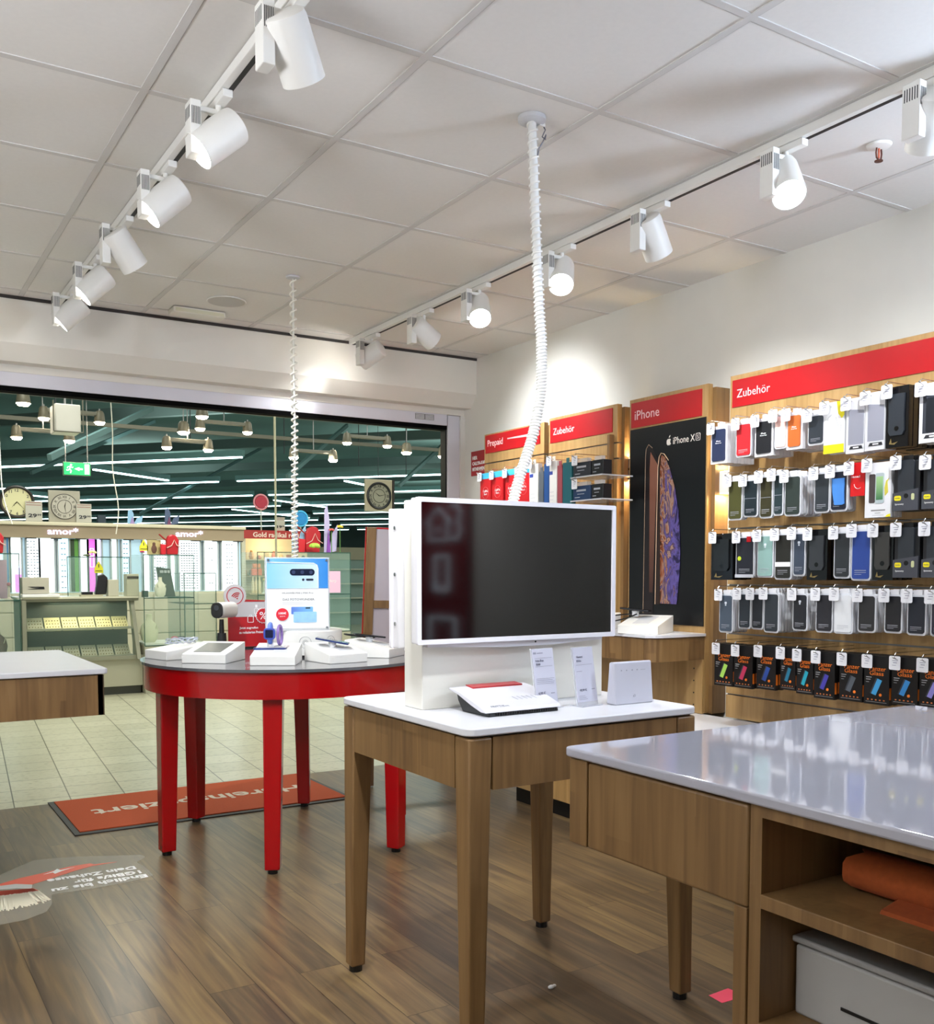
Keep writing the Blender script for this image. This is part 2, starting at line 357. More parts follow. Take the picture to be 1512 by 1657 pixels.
obj('highlight_mark', B().prism(loc_([(.655, 4.535), (.70, 4.56), (.72, 4.59), (.73, 4.562), (.79, 4.575), (.735, 4.547), (.70, 4.52), (.695, 4.545)]), .0018, .0023, 'z'), PRINT, dc)
b = B(); b2 = B(); random.seed(3)
for i in range(46):
    t = i/45; x0 = .43+.155*t; y0 = 4.405-.045*t; dx = -.06+.10*t; L = .26-.10*abs(t-.35)+random.uniform(-.02, .02)
    q = [(x0-.0026, y0), (x0+.0026, y0), (x0+dx*.4+.0036, y0-L*.25), (x0+dx*.4-.0036, y0-L*.25)]
    b2.prism(loc_(q), .0013, .0019, 'z')
    q = [(x0+dx*.4-.0036, y0-L*.25), (x0+dx*.4+.0036, y0-L*.25), (x0+dx+.0028, y0-L), (x0+dx-.0028, y0-L)]
    b.prism(loc_(q), .0013, .0021, 'z')
obj('bristle_tips', b, mat('#fff6dc', .6), dc); obj('bristle_roots', b2, mat('#c8452c', .6), dc)
for s, w, xr, y in (('Endlich bis zu', .385, 1.035, 4.285), ('1GBit/s für', .275, 1.025, 4.355), ('Dein Zuhause', .365, 1.02, 4.43)):
    text(s, mat('#ffffff', .5), dc, xr-w/2-.75, y-4.4, .0014, w=w, h=.048, bold=.03, face='z', rot=PI)
obj('floor_marker', B().prism([(-.05, -.03), (.05, -.035), (.045, .035), (-.045, .03)], 0, .0008, 'z'), mat('#e0405c', .5), loc=(2.262, 2.10, 0), label='small pink paper marker stuck on the floor behind the desk leg', cat='marker')
b = B().ball((0, 0, .006), .012, .008, .006, 8, 5).ball((.015, .004, .005), .008, .006, .005, 8, 5)
obj('paper_scrap', b, PRINT, loc=(1.83, 2.43, 0), label='tiny crumpled white paper scrap on the wooden floor', cat='litter')

# ---------------------------------------------------------------- oak tables
def leg_bm(w0, w1, h, cx=1, cy=1, rad=0.0):
    """tapering leg; the outer corner stays put at (0,0), the inner faces run in; cx, cy point inwards"""
    b = B(); vs = []
    for z, w in ((0, w1), (h, w0)): vs += [(0, 0, z), (cx*w, 0, z), (cx*w, cy*w, z), (0, cy*w, z)]
    f = [(0, 3, 2, 1), (4, 5, 6, 7), (0, 1, 5, 4), (1, 2, 6, 5), (2, 3, 7, 6), (3, 0, 4, 7)]
    if cx*cy < 0: f = [q[::-1] for q in f]
    return b.add(vs, f)
def oak_table(x0, x1, y0, y1, label, top=.91, ap=.142, wl=.074):
    t = thing('display_table', label, 'table', ((x0+x1)/2, (y0+y1)/2, 0)); hx = (x1-x0)/2; hy = (y1-y0)/2
    obj('tabletop', B().prism(rr(2*hx, 2*hy, .035, n=6), top-.022, top, 'z'), STONE2, t, bevel=.004, label='white stone tabletop')
    obj('shadow_joint', B().box(-hx+.02, hx-.02, -hy+.02, hy-.02, top-.028, top-.022), BLACK, t)
    zt = top-.028
    for sx in (-1, 1):
        for sy in (-1, 1):
            l = obj('leg', leg_bm(wl, .050, zt-.02, -sx, -sy), OAK, t, (sx*(hx-.008), sy*(hy-.008), .02), bevel=.006)
            obj('foot', B().cyl((-sx*.026, -sy*.026, -.02), (-sx*.026, -sy*.026, 0), .022, n=12), BLACK, l)
    for sx in (-1, 1): obj('apron', B().box(min(sx*(hx-.010), sx*(hx-.03)), max(sx*(hx-.010), sx*(hx-.03)), -hy+wl+.011, hy-wl-.011, zt-ap, zt), OAK, t, label='side apron board')
    for sy in (-1, 1): obj('apron', B().box(-hx+wl+.011, hx-wl-.011, min(sy*(hy-.010), sy*(hy-.03)), max(sy*(hy-.010), sy*(hy-.03)), zt-ap, zt), OAK, t, label='long apron board')
    return t
oak_table(1.335, 2.165, 2.135, 2.925, 'oak table with white top carrying the upright television stand, middle of the shop')

# left counter, cut by the frame edge
t = thing('counter_table', 'oak counter with white top and deep apron, cut by the left picture edge', 'table', (.30, 4.88, 0))
obj('worktop', B().prism(rr(1.19, 1.16, .02), .887, .91, 'z'), STONE2, t, bevel=.004)
for x0, x1, y0, y1 in ((-.575, .575, -.565, -.54), (-.575, .575, .54, .565)): obj('apron', B().box(x0, x1, y0, y1, .712, .882), OAK, t)
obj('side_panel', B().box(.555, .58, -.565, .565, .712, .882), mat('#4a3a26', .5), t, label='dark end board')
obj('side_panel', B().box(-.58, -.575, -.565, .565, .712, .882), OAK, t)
for sx in (-1,):
    for sy in (-1, 1): obj('leg', leg_bm(.1, .055, .712, -sx, -sy), OAK, t, (sx*.575, sy*.56, 0), bevel=.008)
obj('pedestal', B().box(-.5, -.3, -.3, .3, 0, .712), OAK, t)

# right desk with open shelves
t = thing('sales_desk', 'large oak sales desk with glossy white top and open shelves in the near right corner', 'desk', (0, 0, 0))
X0, X1, Y0, Y1 = 1.397, 2.745, -.35, 1.815
obj('worktop', B().prism([(x+(X0+X1)/2, y+(Y0+Y1)/2) for x, y in rr(X1-X0, Y1-Y0, .02)], .888, .91, 'z'), STONE, t, bevel=.005, label='glossy white stone top')
obj('corner_post', B().box(1.41, 1.50, 1.742, 1.805, .684, .884), OAK, t, bevel=.003)
obj('drawer', B().box(1.41, 1.435, 1.262, 1.738, .684, .882), OAK, t, bevel=.006)
obj('back_panel', B().box(1.44, 2.70, 1.78, 1.80, .684, .884), OAK, t)
obj('partition', B().box(1.415, 1.92, 1.232, 1.260, 0, .888), OAK, t, label='upright board beside the open shelves')
obj('front_stile', B().box(1.41, 1.44, 1.262, 1.294, .0, .684), OAK, t, bevel=.002)
obj('top_rail', B().box(1.412, 1.43, -.3, 1.232, .864, .888), OAK, t)
obj('shelf', B().box(1.412, 1.92, -.3, 1.232, .692, .719), OAK, t, bevel=.002, label='upper open shelf board')
obj('shelf', B().box(1.412, 1.92, -.3, 1.232, .448, .474), OAK, t, bevel=.002, label='lower open shelf board')
obj('carcass_back', B().box(1.92, 1.94, -.3, 1.262, 0, .884), OAK, t)
obj('far_panel', B().box(2.68, 2.70, -.3, 1.78, .684, .884), OAK, t)
obj('end_panel', B().box(1.41, 2.70, -.33, -.30, 0, .888), OAK, t)
# things on the desk's shelves
c = thing('rolled_cloth', 'rolled orange felt cloth lying on the upper open shelf of the desk', 'cloth', (1.60, .95, .719))
b = B(); pts = []
for i in range(60): a = i*.32; r = .008+.0016*i/1.6; pts.append((r*math.cos(a), r*math.sin(a)))
inn = []; out = []
for i, (x, z) in enumerate(pts):
    l = math.hypot(x, z); out.append((x*(1+.0035/l), z*(1+.0035/l))); inn.append((x, z))
n = len(pts); vs = []
for yy in (-.36, .20):
    for p in inn+out: vs.append((p[0]*.8, yy+.012*math.sin(p[0]*90), p[1]*.62+.042))
fs = []
for i in range(n-1):
    fs += [(i, i+1, 2*n+i+1, 2*n+i), (n+i, 3*n+i, 3*n+i+1, n+i+1), (i, n+i, n+i+1, i+1), (2*n+i, 2*n+i+1, 3*n+i+1, 3*n+i)]
obj('roll', B().add(vs, fs), mat('#a24c1e', .95, vary=.2, scale=90, bump=.5), c, smooth=True)
obj('loose_flap', B().prism([(-.09, 0), (.04, 0), (.04, .008), (-.03, .018), (-.085, .006)], -.34, .10, 'y'), mat('#98461c', .95, vary=.2, scale=90), c)
g = thing('storage_box', 'grey box with a slot in its front standing on the lower shelf of the desk', 'box', (1.66, .90, .474))
obj('body', B().box(-.155, .155, -.32, .325, 0, .135), mat('#a8a6a3', .45), g, bevel=.006)
obj('lid', B().box(-.16, .155, -.32, .33, .139, .152), mat('#9c9a98', .45), g, bevel=.004)
obj('slot', B().box(-.157, -.154, .03, .22, .045, .051), BLACK, g)
obj('top_tray', B().box(-.10, .10, -.30, .12, .152, .160), DARK, g)

# ---------------------------------------------------------------- round red table
rt = thing('round_table', 'round bright red table with dark glossy top and six legs near the entrance', 'table', (1.81, 4.57, 0))
obj('tabletop', B().prism(circ(.70, n=72), .889, .902, 'z'), mat('#5b5a60', .12, coat=.5), rt, label='dark glossy disc')
obj('apron', B().prism(circ(.685, n=72), .772, .889, 'z'), TRED, rt, smooth=True)
for k in range(6):
    a = math.radians(2+60*k); r = .605
    l = obj('leg', leg_bm(.085, .066, .755, -1, 1).xf(Matrix.Translation((.042, -.042, 0))), TRED, rt, (r*math.cos(a), r*math.sin(a), .02), rot=a, bevel=.006)
    obj('foot', B().cyl((.01, -.01, -.02), (.01, -.01, 0), .022, n=12), BLACK, l)

def wedge(name, x, y, rot, label, w=.205, d=.235, h0=.042, h1=.085, recess=None, z=.902, group=None):
    t = thing(name, label, 'display stand', (x, y, z), rot, group)
    obj('body', B().prism([(-d/2, 0), (d/2, 0), (d/2, h1), (-d/2, h0)], -w/2, w/2, 'x'), WHITE, t, bevel=.003)
    sl = math.atan2(h1-h0, d)
    if recess:
        rw, rd, m = recess
        obj('recess', B().box(-rw/2, rw/2, -rd/2, rd/2, 0, .0015), m, t, (0, 0, (h0+h1)/2+.0005), (sl, 0, 0))
    obj('info_card', B().box(-.03, .05, -.03, .03, 0, .001), LGREY, t, (.02, -.03, (h0+h1)/2-.005), (sl, 0, 0)) if not recess else None
    return t, sl
def phone_on(x, y, z, rot, label, tilt=.25, w=.072, l=.155, col=None, group=None, cable=True):
    p = thing('smartphone', label, 'phone', (x, y, z), rot, group)
    T = (tilt, 0, 0)
    obj('body', B().prism(rr(w, l, .01), 0, .008, 'z'), col or mat('#16181d', .2), p, (0, 0, .03), T, bevel=.0015)
    obj('screen', B().prism(rr(w-.006, l-.01, .008), .0081, .0086, 'z'), mat('#05060a', .08), p, (0, 0, .03), T)
    obj('security_puck', B().cyl((0, 0, 0), (0, 0, .028), .016, .019, n=16), mat('#d8dade', .3), p)
    if cable:
        obj('security_cable', B().tube([(.01+.03*math.cos(a), -.015+.028*math.sin(a), .006+.0035*a) for a in [i*.35 for i in range(-2, 26)]][2:], .0016, 6), mat('#dfe1e6', .35), p)
    return p
wedge('display_wedge', 1.405, 4.475, math.radians(-41), 'white sloped stand with a sunken black tablet on the red table', recess=(.13, .16, mat('#3b3a3c', .3)), w=.21)
wedge('display_wedge', 1.615, 4.225, math.radians(-30), 'white sloped stand carrying the blue wrist watch on the red table', w=.2)
wedge('display_wedge', 1.885, 4.175, math.radians(6), 'white sloped stand carrying the dark blue phone on the red table', w=.2)
wedge('display_wedge', 2.165, 4.33, math.radians(40), 'white sloped stand carrying a black phone beside the television stand', w=.2)
wedge('display_wedge', 1.31, 4.74, math.radians(-75), 'white sloped stand with clear bracket at the far left of the red table', w=.2, h1=.07)
b = B()
for k in range(5): b.tube([(-.08+.16*i/10, -.02+.011*k+.012*math.sin(i*.9+k), .03+.012*math.sin(i*.7+k*1.3)) for i in range(11)], .0035, 6)
br = thing('wrist_bands', 'clear and silver wrist bands lying on the far left stand of the red table', 'wrist bands', (1.33, 4.74, .955), math.radians(15))
obj('band', b, mat('#cfd6e2', .12, .5), br)
phone_on(1.875, 4.19, .962, math.radians(60), 'dark blue phone mounted on the sloped stand left of the television', .18, col=mat('#2b3a6a', .2))
phone_on(2.15, 4.36, .968, math.radians(75), 'black phone on a puck mount on the rightmost stand of the red table', .12)
phone_on(2.22, 4.62, .95, math.radians(80), 'black phone behind the rightmost stand of the red table', .12)
# wrist watch
wt = thing('wrist_watch', 'childrens blue and pink wrist watch upright on a clear mount on the red table', 'watch', (1.60, 4.26, .962), math.radians(-30))
wt.scale = (1.25, 1.25, 1.2)
obj('mount', B().box(-.05, .05, -.012, .02, .0, .012).cyl((0, 0, .0), (0, 0, .04), .012), CLEAR, wt)
obj('case', B().prism(rr(.042, .044, .012), -.028, -.014, 'y'), mat('#3a4fae', .3), wt, (0, 0, .062), bevel=.002)
obj('screen', B().prism(rr(.028, .03, .004), -.0288, -.028, 'y'), mat('#141a3a', .15), wt, (0, 0, .062))
obj('strap', B().tube([(0, .018*math.cos(a)-.002, .062+.036*math.sin(a)) for a in [i*2*PI/20 for i in range(20)]], .008, 8, closed=True), mat('#5f7bd0', .5), wt)
obj('strap', B().tube([(.034+.004*math.cos(a), .022*math.cos(a), .056+.036*math.sin(a)) for a in [i*2*PI/20 for i in range(20)]], .0055, 8, closed=True), mat('#8a6fae', .5), wt, label='second strap, violet')
obj('dock', B().prism(rr(.12, .055, .012), 0, .008, 'z'), mat('#2a3a78', .2, alpha=.9), wt)
# outdoor camera
oc = thing('security_camera', 'white rounded security camera with black lens on a black stand on the red table', 'camera', (1.628, 5.05, .902), 0)
oc.scale = (1.14, 1.14, 1.1)
obj('base_plate', B().prism(rr(.13, .10, .01), 0, .012, 'z'), BLACK, oc, bevel=.002)
obj('stand', B().cyl((0, 0, .012), (0, 0, .085), .024, .020).cyl((0, 0, .085), (0, 0, .15), .012, .010), mat('#1c1c1e', .4), oc, smooth=True)
M_ = Matrix.Translation((.02, 0, .195)) @ Matrix.Rotation(math.radians(-52), 4, 'Z')
obj('body', B().prism(rr(.062, .076, .028, n=6), -.065, .062, 'y').xf(M_), WHITE, oc, bevel=.012)
obj('front', B().prism(rr(.062, .074, .027, n=6), -.0725, -.0655, 'y').xf(M_), mat('#17181b', .15), oc, bevel=.003)
obj('lens', B().cyl((0, -.074, .012), (0, -.0725, .012), .014).xf(M_), mat('#33373d', .1), oc)
# campaign cut-out behind the camera
cs = thing('campaign_sign', 'red and grey cardboard campaign sign with wifi bubble and percent badge on the red table', 'sign', (1.80, 5.16, .902))
obj('foot_plate', B().box(-.11, .16, -.04, .03, 0, .008), BLACK, cs)
obj('board', B().prism([(-.10, .008), (.165, .008), (.165, .255), (-.03, .265), (-.09, .22), (-.10, .2)], .0, .006, 'y'), RED, cs)
obj('grey_field', B().prism([(-.06, .17), (.165, .17), (.165, .256), (-.05, .256)], -.0015, 0, 'y'), mat('#c3bfc0', .5), cs)
b = B().prism(circ(.062, -.062, .285, 28), -.004, .003, 'y'); obj('bubble', b, mat('#c6c2c3', .5), cs)
b = B()
for i in range(28):
    a0, a1 = 2*PI*i/28, 2*PI*(i+1)/28
    b.prism([(-.062+.047*math.cos(a0), .285+.047*math.sin(a0)), (-.062+.047*math.cos(a1), .285+.047*math.sin(a1)), (-.062+.043*math.cos(a1), .285+.043*math.sin(a1)), (-.062+.043*math.cos(a0), .285+.043*math.sin(a0))], -.0055, -.004, 'y')
for r in (.012, .021, .030):
    for i in range(8):
        a0, a1 = PI*.25+PI*.5*i/8+.35, PI*.25+PI*.5*(i+1)/8+.35
        b.prism([(-.05+r*math.cos(a), .268+r*math.sin(a)) for a in (a0, a1)] + [(-.05+(r+.005)*math.cos(a), .268+(r+.005)*math.sin(a)) for a in (a1, a0)], -.0055, -.004, 'y')
b.prism(circ(.004, -.05, .27, 10), -.0055, -.004, 'y')
b.box(-.02, .165, -.003, -.0015, .252, .257)
obj('wifi_mark', b, RED, cs)
star = []
for i in range(40): r = .044 if i % 2 else .039; star.append((.095+r*math.cos(2*PI*i/40), .175+r*math.sin(2*PI*i/40)))
obj('percent_badge', B().prism(star, -.006, -.003, 'y'), PRINT, cs)
star = [(.095+(x-.095)*.93, .175+(z-.175)*.93) for x, z in star]
obj('badge_fill', B().prism(star, -.007, -.006, 'y'), mat('#c81a28', .4), cs)
text('%', PRINT, cs, .095, -.0072, .175, w=.042, h=.042)
def frame_icon(b, w, h, r, cx, cz, t, y0, y1, n=4):
    o = rr(w, h, r, cx, cz, n); i = rr(w-2*t, h-2*t, max(r-t, .001), cx, cz, n); N = len(o)
    for k in range(N): j = (k+1) % N; b.prism([o[k], o[j], i[j], i[k]], y0, y1, 'y')
b = B(); frame_icon(b, .034, .034, .004, .025, .155, .0025, -.003, 0); frame_icon(b, .014, .01, .003, .025, .176, .002, -.003, 0)
frame_icon(b, .026, .03, .006, .058, .20, .0022, -.003, 0); b.box(.052, .064, -.003, 0, .219, .235).box(.052, .064, -.003, 0, .166, .182)
obj('icons', b, PRINT, cs)
text('Jetzt zugreifen', PRINT, cs, .015, -.0005, .108, w=.105, h=.016, bold=.02); text('zu reduzierten Preisen', PRINT, cs, .03, -.0005, .085, w=.14, h=.014, bold=.02)
# drum and acrylic poster
dr = thing('display_drum', 'white round display drum with printed circle icons on the red table', 'display drum', (1.90, 4.58, .902))
obj('drum', B().lathe([(.185, .012), (.185, .125), (.178, .130)], n=48), WHITE, dr, smooth=True)
obj('base_ring', B().lathe([(.175, 0), (.175, .012)], n=48), BLACK, dr)
for a, kind in ((-1.95, 0), (-1.22, 1)):
    b = B(); R_ = .1856
    def onto(u, v, a=a): return (R_*math.cos(a+u/R_), R_*math.sin(a+u/R_), .075+v)
    for i in range(28):
        p = [onto(.028*math.cos(2*PI*j/28), .028*math.sin(2*PI*j/28)) for j in (i, i+1)]; b.tube(p, .0009, 4)
    if kind == 0:
        for r in (.012, .006): b.tube([onto(r*math.cos(2*PI*j/12), r*math.sin(2*PI*j/12)) for j in range(12)], .0009, 4, closed=True)
    else:
        b.tube([onto(0, .016), onto(-.004, -.002), onto(.010, -.010)], .0012, 4); b.tube([onto(.012, .012), onto(.016, .004), onto(.012, -.006)], .0009, 4)
    obj('icon_print', b, GREY, dr)
for k, w in enumerate((.03, .022)): text('Meinung' if k == 0 else 'sagen', mat('#7a8aa0', .5), dr, R_*math.cos(-1.62)*1.003, R_*math.sin(-1.62)*1.006, .045-.013*k, w=w)
po = thing('acrylic_poster', 'upright acrylic poster of a light blue phone with camera bar on the white drum', 'poster', (1.812, 4.45, 1.032), math.radians(-14))
obj('acrylic_block', B().box(-.155, .155, 0, .022, .0, .355), mat('#e6eaf0', .06, alpha=.55), po, bevel=.002)
obj('print_sheet', B().box(-.148, .148, -.0015, 0, .012, .350), PRINT, po)
obj('sky_print', B().box(-.147, .147, -.0025, -.0015, .205, .349), gradient_mat('#7fc0ea', '#2f86d8', 0, -.14, .15), po)
obj('phone_print', B().prism([(-.147, .205), (.098, .205), (.098, .30), (.094, .318), (.080, .326), (-.147, .330)], -.0035, -.0025, 'y'), gradient_mat('#8fcdf0', '#cfe6f6', 0, -.14, .09), po)
obj('phone_edge', B().tube([(-.147, -.0032, .330), (.078, -.0032, .326), (.094, -.0032, .317), (.099, -.0032, .300), (.099, -.0032, .206)], .0022, 6), mat('#eef4fa', .3), po)
obj('lens_bar', B().prism(rr(.120, .032, .0155, .022, .283, 6), -.0045, -.0035, 'y'), mat('#1a2138', .2), po)
b = B()
for x in (-.020, .022, .064): b.prism(circ(.009, x, .283, 16), -.0052, -.0045, 'y')
obj('lens_rings', b, mat('#3a4565', .15), po)
obj('flash_print', B().prism(circ(.006, .026, .247, 14), -.0045, -.0035, 'y').prism(rr(.036, .010, .005, .058, .247), -.0045, -.0035, 'y'), mat('#1d2436', .3), po)
text('HUAWEI P30 | P30 Pro', GREY, po, .0, -.0018, .182, w=.150, h=.0085, bold=.02)
text('DAS FOTOWUNDER.', GREY, po, .005, -.0018, .152, w=.155, h=.0105, bold=.01)
lines([(-.075, .085, .138, .0014), (-.075, .085, .132, .0014), (-.075, .085, .126, .0014), (-.14, -.06, .022, .0012)], LGREY, po, y=-.0015)
obj('phone_pair_print', B().prism(rr(.105, .036, .004, .02, .098), -.0025, -.0015, 'y'), gradient_mat('#5a6fd0', '#7ab8ea', 0, -.05, .05), po)
obj('second_phone_print', B().prism(rr(.112, .052, .005, .034, .066), -.0035, -.0025, 'y'), mat('#9ccbee', .3, vary=.2, scale=30), po)
obj('lens_print', B().prism(rr(.024, .006, .003, .048, .110), -.0032, -.0025, 'y'), DARK, po)
obj('price_dot', B().prism(circ(.030, -.075, .080, 28), -.0045, -.0015, 'y'), mat('#e0283a', .4), po)
text('100€', PRINT, po, -.075, -.0047, .086, w=.036, h=.011, bold=.03); text('sparen', PRINT, po, -.075, -.0047, .070, w=.026, h=.006)
for x in (-.140, .140):
    for z in (.014, .341): obj('stand_off', B().cyl((x, -.008, z), (x, 0, z), .006), mat('#9aa0a8', .3, .8), po)
# wooden A-frame board
ez = thing('a_frame_sign', 'wooden A-frame pavement board with pale back panel behind the television stand', 'sign board', (2.93, 5.33, 0), (0, math.radians(1.2), math.radians(-12)))
TL = Matrix.Rotation(math.radians(5.5), 4, 'X')
obj('side_rail', B().box(-.36, -.305, -.012, .012, .0, 1.58).xf(TL), OAK, ez, bevel=.002)
obj('side_rail', B().box(.305, .36, -.012, .012, .0, 1.58).xf(TL), OAK, ez, bevel=.002)
obj('front_poster', B().box(-.365, .36, .012, .020, .55, 1.58).xf(TL), RED, ez)
obj('back_panel', B().box(-.305, .305, -.004, .010, .55, 1.57).xf(TL), mat('#b9b0b6', .6), ez)
obj('cross_rail', B().box(-.305, .305, -.016, -.004, 1.10, 1.145).xf(TL), OAK, ez, label='brown cross rail')
for x in (-.30, .28): obj('rear_leg', B().box(x-.02, x+.03, -.05, -.028, .0, 1.15).xf(Matrix.Rotation(math.radians(-1), 4, 'X')), OAK, ez, bevel=.002)
obj('rear_rail', B().box(-.29, .29, -.045, -.03, .25, .29), OAK, ez)

# ---------------------------------------------------------------- track lighting
def track(x, y0, y1, label):
    t = thing('light_track', label, 'light track', (x, (y0+y1)/2, ZC)); L = (y1-y0)/2
    obj('rail', B().box(-.019, .019, -L, L, -.034, -.003), WHITE, t, bevel=.002)
    obj('slot', B().box(.0192, .0205, -L+.04, L, -.028, -.014).box(.003, .018, -L+.04, L, -.0352, -.034), mat('#1c1a19', .6), t)
    return t
track(.972, -2.2, 5.70, 'white ceiling light track with six spotlights, on the left side of the shop ceiling')
track(2.68, -2.2, 5.66, 'white ceiling light track with seven spotlights, along the right side of the shop ceiling')
def spot(x, y, d, label, on=True, seen=True, glow=True, power=None, side=1):
    d = Vector(d).normalized()
    if seen:
        t = thing('track_spotlight', label, 'spotlight', (x, y, ZC-.035), 0, 'white cylinder spotlights on the ceiling tracks')
        obj('adapter', B().box(-.015, .015, -.075, .075, -.022, 0), WHITE, t, bevel=.002)
        g = obj('driver_box', B().box(-.098, -.066, -.028, .028, -.185, -.030).box(-.07, -.01, -.008, .008, -.05, -.035), WHITE, t, bevel=.003)
        b = B()
        for k in range(6): b.box(-.0985, -.0978, -.022+.008*k, -.019+.008*k, -.082, -.046); b.box(-.094+.0045*k, -.092+.0045*k, -.0286, -.0278, -.10, -.05)
        obj('cooling_slots', b, DARK, g)
        obj('joint', B().cyl((-.005, 0, -.02), (-.005, 0, -.075), .009), WHITE, t, smooth=True)
        M = Matrix.Translation((-.008, 0, -.115)) @ d.to_track_quat('-Z', 'Y').to_matrix().to_4x4()
        prof = [(.046, .078), (.053, .074), (.056, .062), (.056, -.078), (.053, -.078), (.050, -.066)]
        bb = B(); n = 32; vs = []
        for r, z in prof:
            for i in range(n): a = 2*PI*i/n; vs.append((r*math.cos(a), r*math.sin(a), z))
        fs = [(j*n+i, (j+1)*n+i, (j+1)*n+(i+1) % n, j*n+(i+1) % n) for j in range(len(prof)-1) for i in range(n)] + [tuple(range(n))]
        obj('lamp_head', bb.add(vs, fs).xf(M), WHITE, t, smooth=True)
        obj('lens', B().prism(circ(.0505, n=28), -.070, -.064, 'z').xf(M), LAMP if on else mat('#d8d8d8', .3), t)
    if on:
        p = Vector((x-.008, y, ZC-.15)) + d*.10
        light('SPOT', p, power or SPOT_W, (.93, .97, 1), d, spot_size=math.radians(50 if power == 9 else 86), spot_blend=1.0, shadow_soft_size=.04)
for y, d, l in ((2.36, (.55, .45, -.75), 'nearest spotlight of the left track, turned away to the right'),
                (2.96, (-.74, .06, -.64), 'second nearest spotlight of the left track, bright lens turned left'),
                (3.55, (-.72, .10, -.66), 'third nearest spotlight of the left track, bright lens turned left'),
                (4.17, (.62, .25, -.74), 'fourth spotlight of the left track, the only far one turned right'),
                (4.74, (-.70, .12, -.66), 'fifth spotlight of the left track, second from the door header'),
                (5.31, (-.70, .2, -.66), 'farthest spotlight of the left track, beside the door header')): spot(.972, y, d, l)
for y, d, l, on in ((1.76, (.5, .5, -.7), 'spotlight cut by the right picture edge on the right track', True),
                (2.28, (-.30, -.52, -.80), 'largest bright spotlight of the right track, lens facing down', True),
                (2.92, (.62, .18, -.76), 'spotlight of the right track turned to the wall beside the largest bright one', True),
                (3.50, (-.42, -.52, -.74), 'bright spotlight of the right track just behind the thick spiral cable', True),
                (4.17, (-.30, -.60, -.74), 'bright spotlight of the right track left of the thick spiral cable', True),
                (4.73, (.86, .05, -.52), 'unlit looking spotlight turned to the right wall, second from the door header', True),
                (5.37, (-.40, .60, -.36), 'farthest spotlight of the right track, turned to the door header', True)):
    spot(2.68, y, d, l, on, power=(9 if y > 5 else 45 if d[0] > .8 else 36 if d[0] > .45 else 30 if y < 2.5 else 48))
for x, y, d in ((.972, 1.6, (-.1, .5, -.8)), (.972, .7, (-.6, .2, -.7)), (.972, -.4, (-.6, -.3, -.7)), (.972, -1.5, (0, 0, -1)), (2.70, -.9, (.6, 0, -.75))):
    spot(x, y, d, '', True, seen=False)

# ceiling fixtures
o = thing('ceiling_speaker', 'round flush ceiling loudspeaker grille beside the emergency light', 'loudspeaker', (1.735, 5.22, ZC))
obj('grille', B().lathe([(.10, -.0075), (.092, -.0095), (.02, -.0096)], n=36), mat('#bfbcb8', .7), o); obj('rim', B().tube([(.10*math.cos(2*PI*i/36), .10*math.sin(2*PI*i/36), -.004) for i in range(36)], .004, 6, closed=True), WHITE, o)
o = thing('emergency_light', 'flat white emergency light on the ceiling at the door header', 'emergency light', (1.66, 5.50, ZC))
obj('housing', B().box(-.145, .145, -.055, .055, -.035, -.003), CREAM, o, bevel=.006); obj('diffuser', B().box(-.135, .135, -.057, -.055, -.031, -.012), mat('#d5d2b8', .4), o)
o = thing('sprinkler', 'brass fire sprinkler with white collar on the ceiling at upper right', 'sprinkler', (3.0, 2.16, ZC))
obj('collar', B().lathe([(.042, -.002), (.038, -.009), (.012, -.014)]), WHITE, o, smooth=True)
obj('frame_arms', B().tube([(-.012, 0, -.014), (-.015, 0, -.03), (-.012, 0, -.046), (0, 0, -.052), (.012, 0, -.046), (.015, 0, -.03), (.012, 0, -.014)], .003, 6), mat('#6a4238', .4, .8), o)
obj('glass_bulb', B().cyl((0, 0, -.014), (0, 0, -.046), .0035), mat('#d06a50', .1), o); obj('deflector', B().cyl((0, 0, -.054), (0, 0, -.057), .014), mat('#6a4238', .4, .8), o)

# ---------------------------------------------------------------- spiral cables from the ceiling
def bez(P, n):
    out = []                                        # Catmull-Rom through P
    Q = [P[0]] + P + [P[-1]]
    for i in range(1, len(Q)-2):
        a, b_, c, d = (Vector(q) for q in Q[i-1:i+3])
        for k in range(n):
            t = k/n; out.append(.5*((2*b_)+(c-a)*t+(2*a-5*b_+4*c-d)*t*t+(3*b_-a-3*c+d)*t**3))
    out.append(Vector(P[-1])); return out
def spiral(path, r, pitch, wire, n=14, squash=1):
    L = [0]
    for i in range(1, len(path)): L.append(L[-1]+(path[i]-path[i-1]).length)
    out = []; s = 0; i = 0; ph = 0
    while s < L[-1]-1e-4:
        while L[i+1] < s: i += 1
        t = (s-L[i])/(L[i+1]-L[i]); p = path[i].lerp(path[i+1], t); d = (path[i+1]-path[i]).normalized()
        u = Vector((0, 1, 0)); u = (u-d*u.dot(d)).normalized(); w = d.cross(u)
        out.append(p+(u*math.cos(ph)+w*math.sin(ph))*r); pt = pitch(s/L[-1]); ph += 2*PI/n; s += pt/n
    return B().tube(out, wire, 5)
pt = bez([(1.879, 2.62, 2.768), (1.89, 2.62, 2.554), (1.90, 2.62, 2.362), (1.912, 2.62, 2.168), (1.921, 2.62, 2.05), (1.918, 2.62, 1.90), (1.888, 2.62, 1.765), (1.838, 2.62, 1.63), (1.806, 2.62, 1.53)], 8)
c = thing('spiral_cable', 'thick white spiral wrapped cable curving from the ceiling down to the television stand', 'cable', (0, 0, 0))
obj('cable_bundle', B().tube(pt, .0135, 12), mat('#e0e0de', .5), c, smooth=True)
obj('spiral_wrap', spiral(pt, .0150, lambda t: .030-.0195*min(1, t*1.7), .0038), WHITE, c, smooth=True)
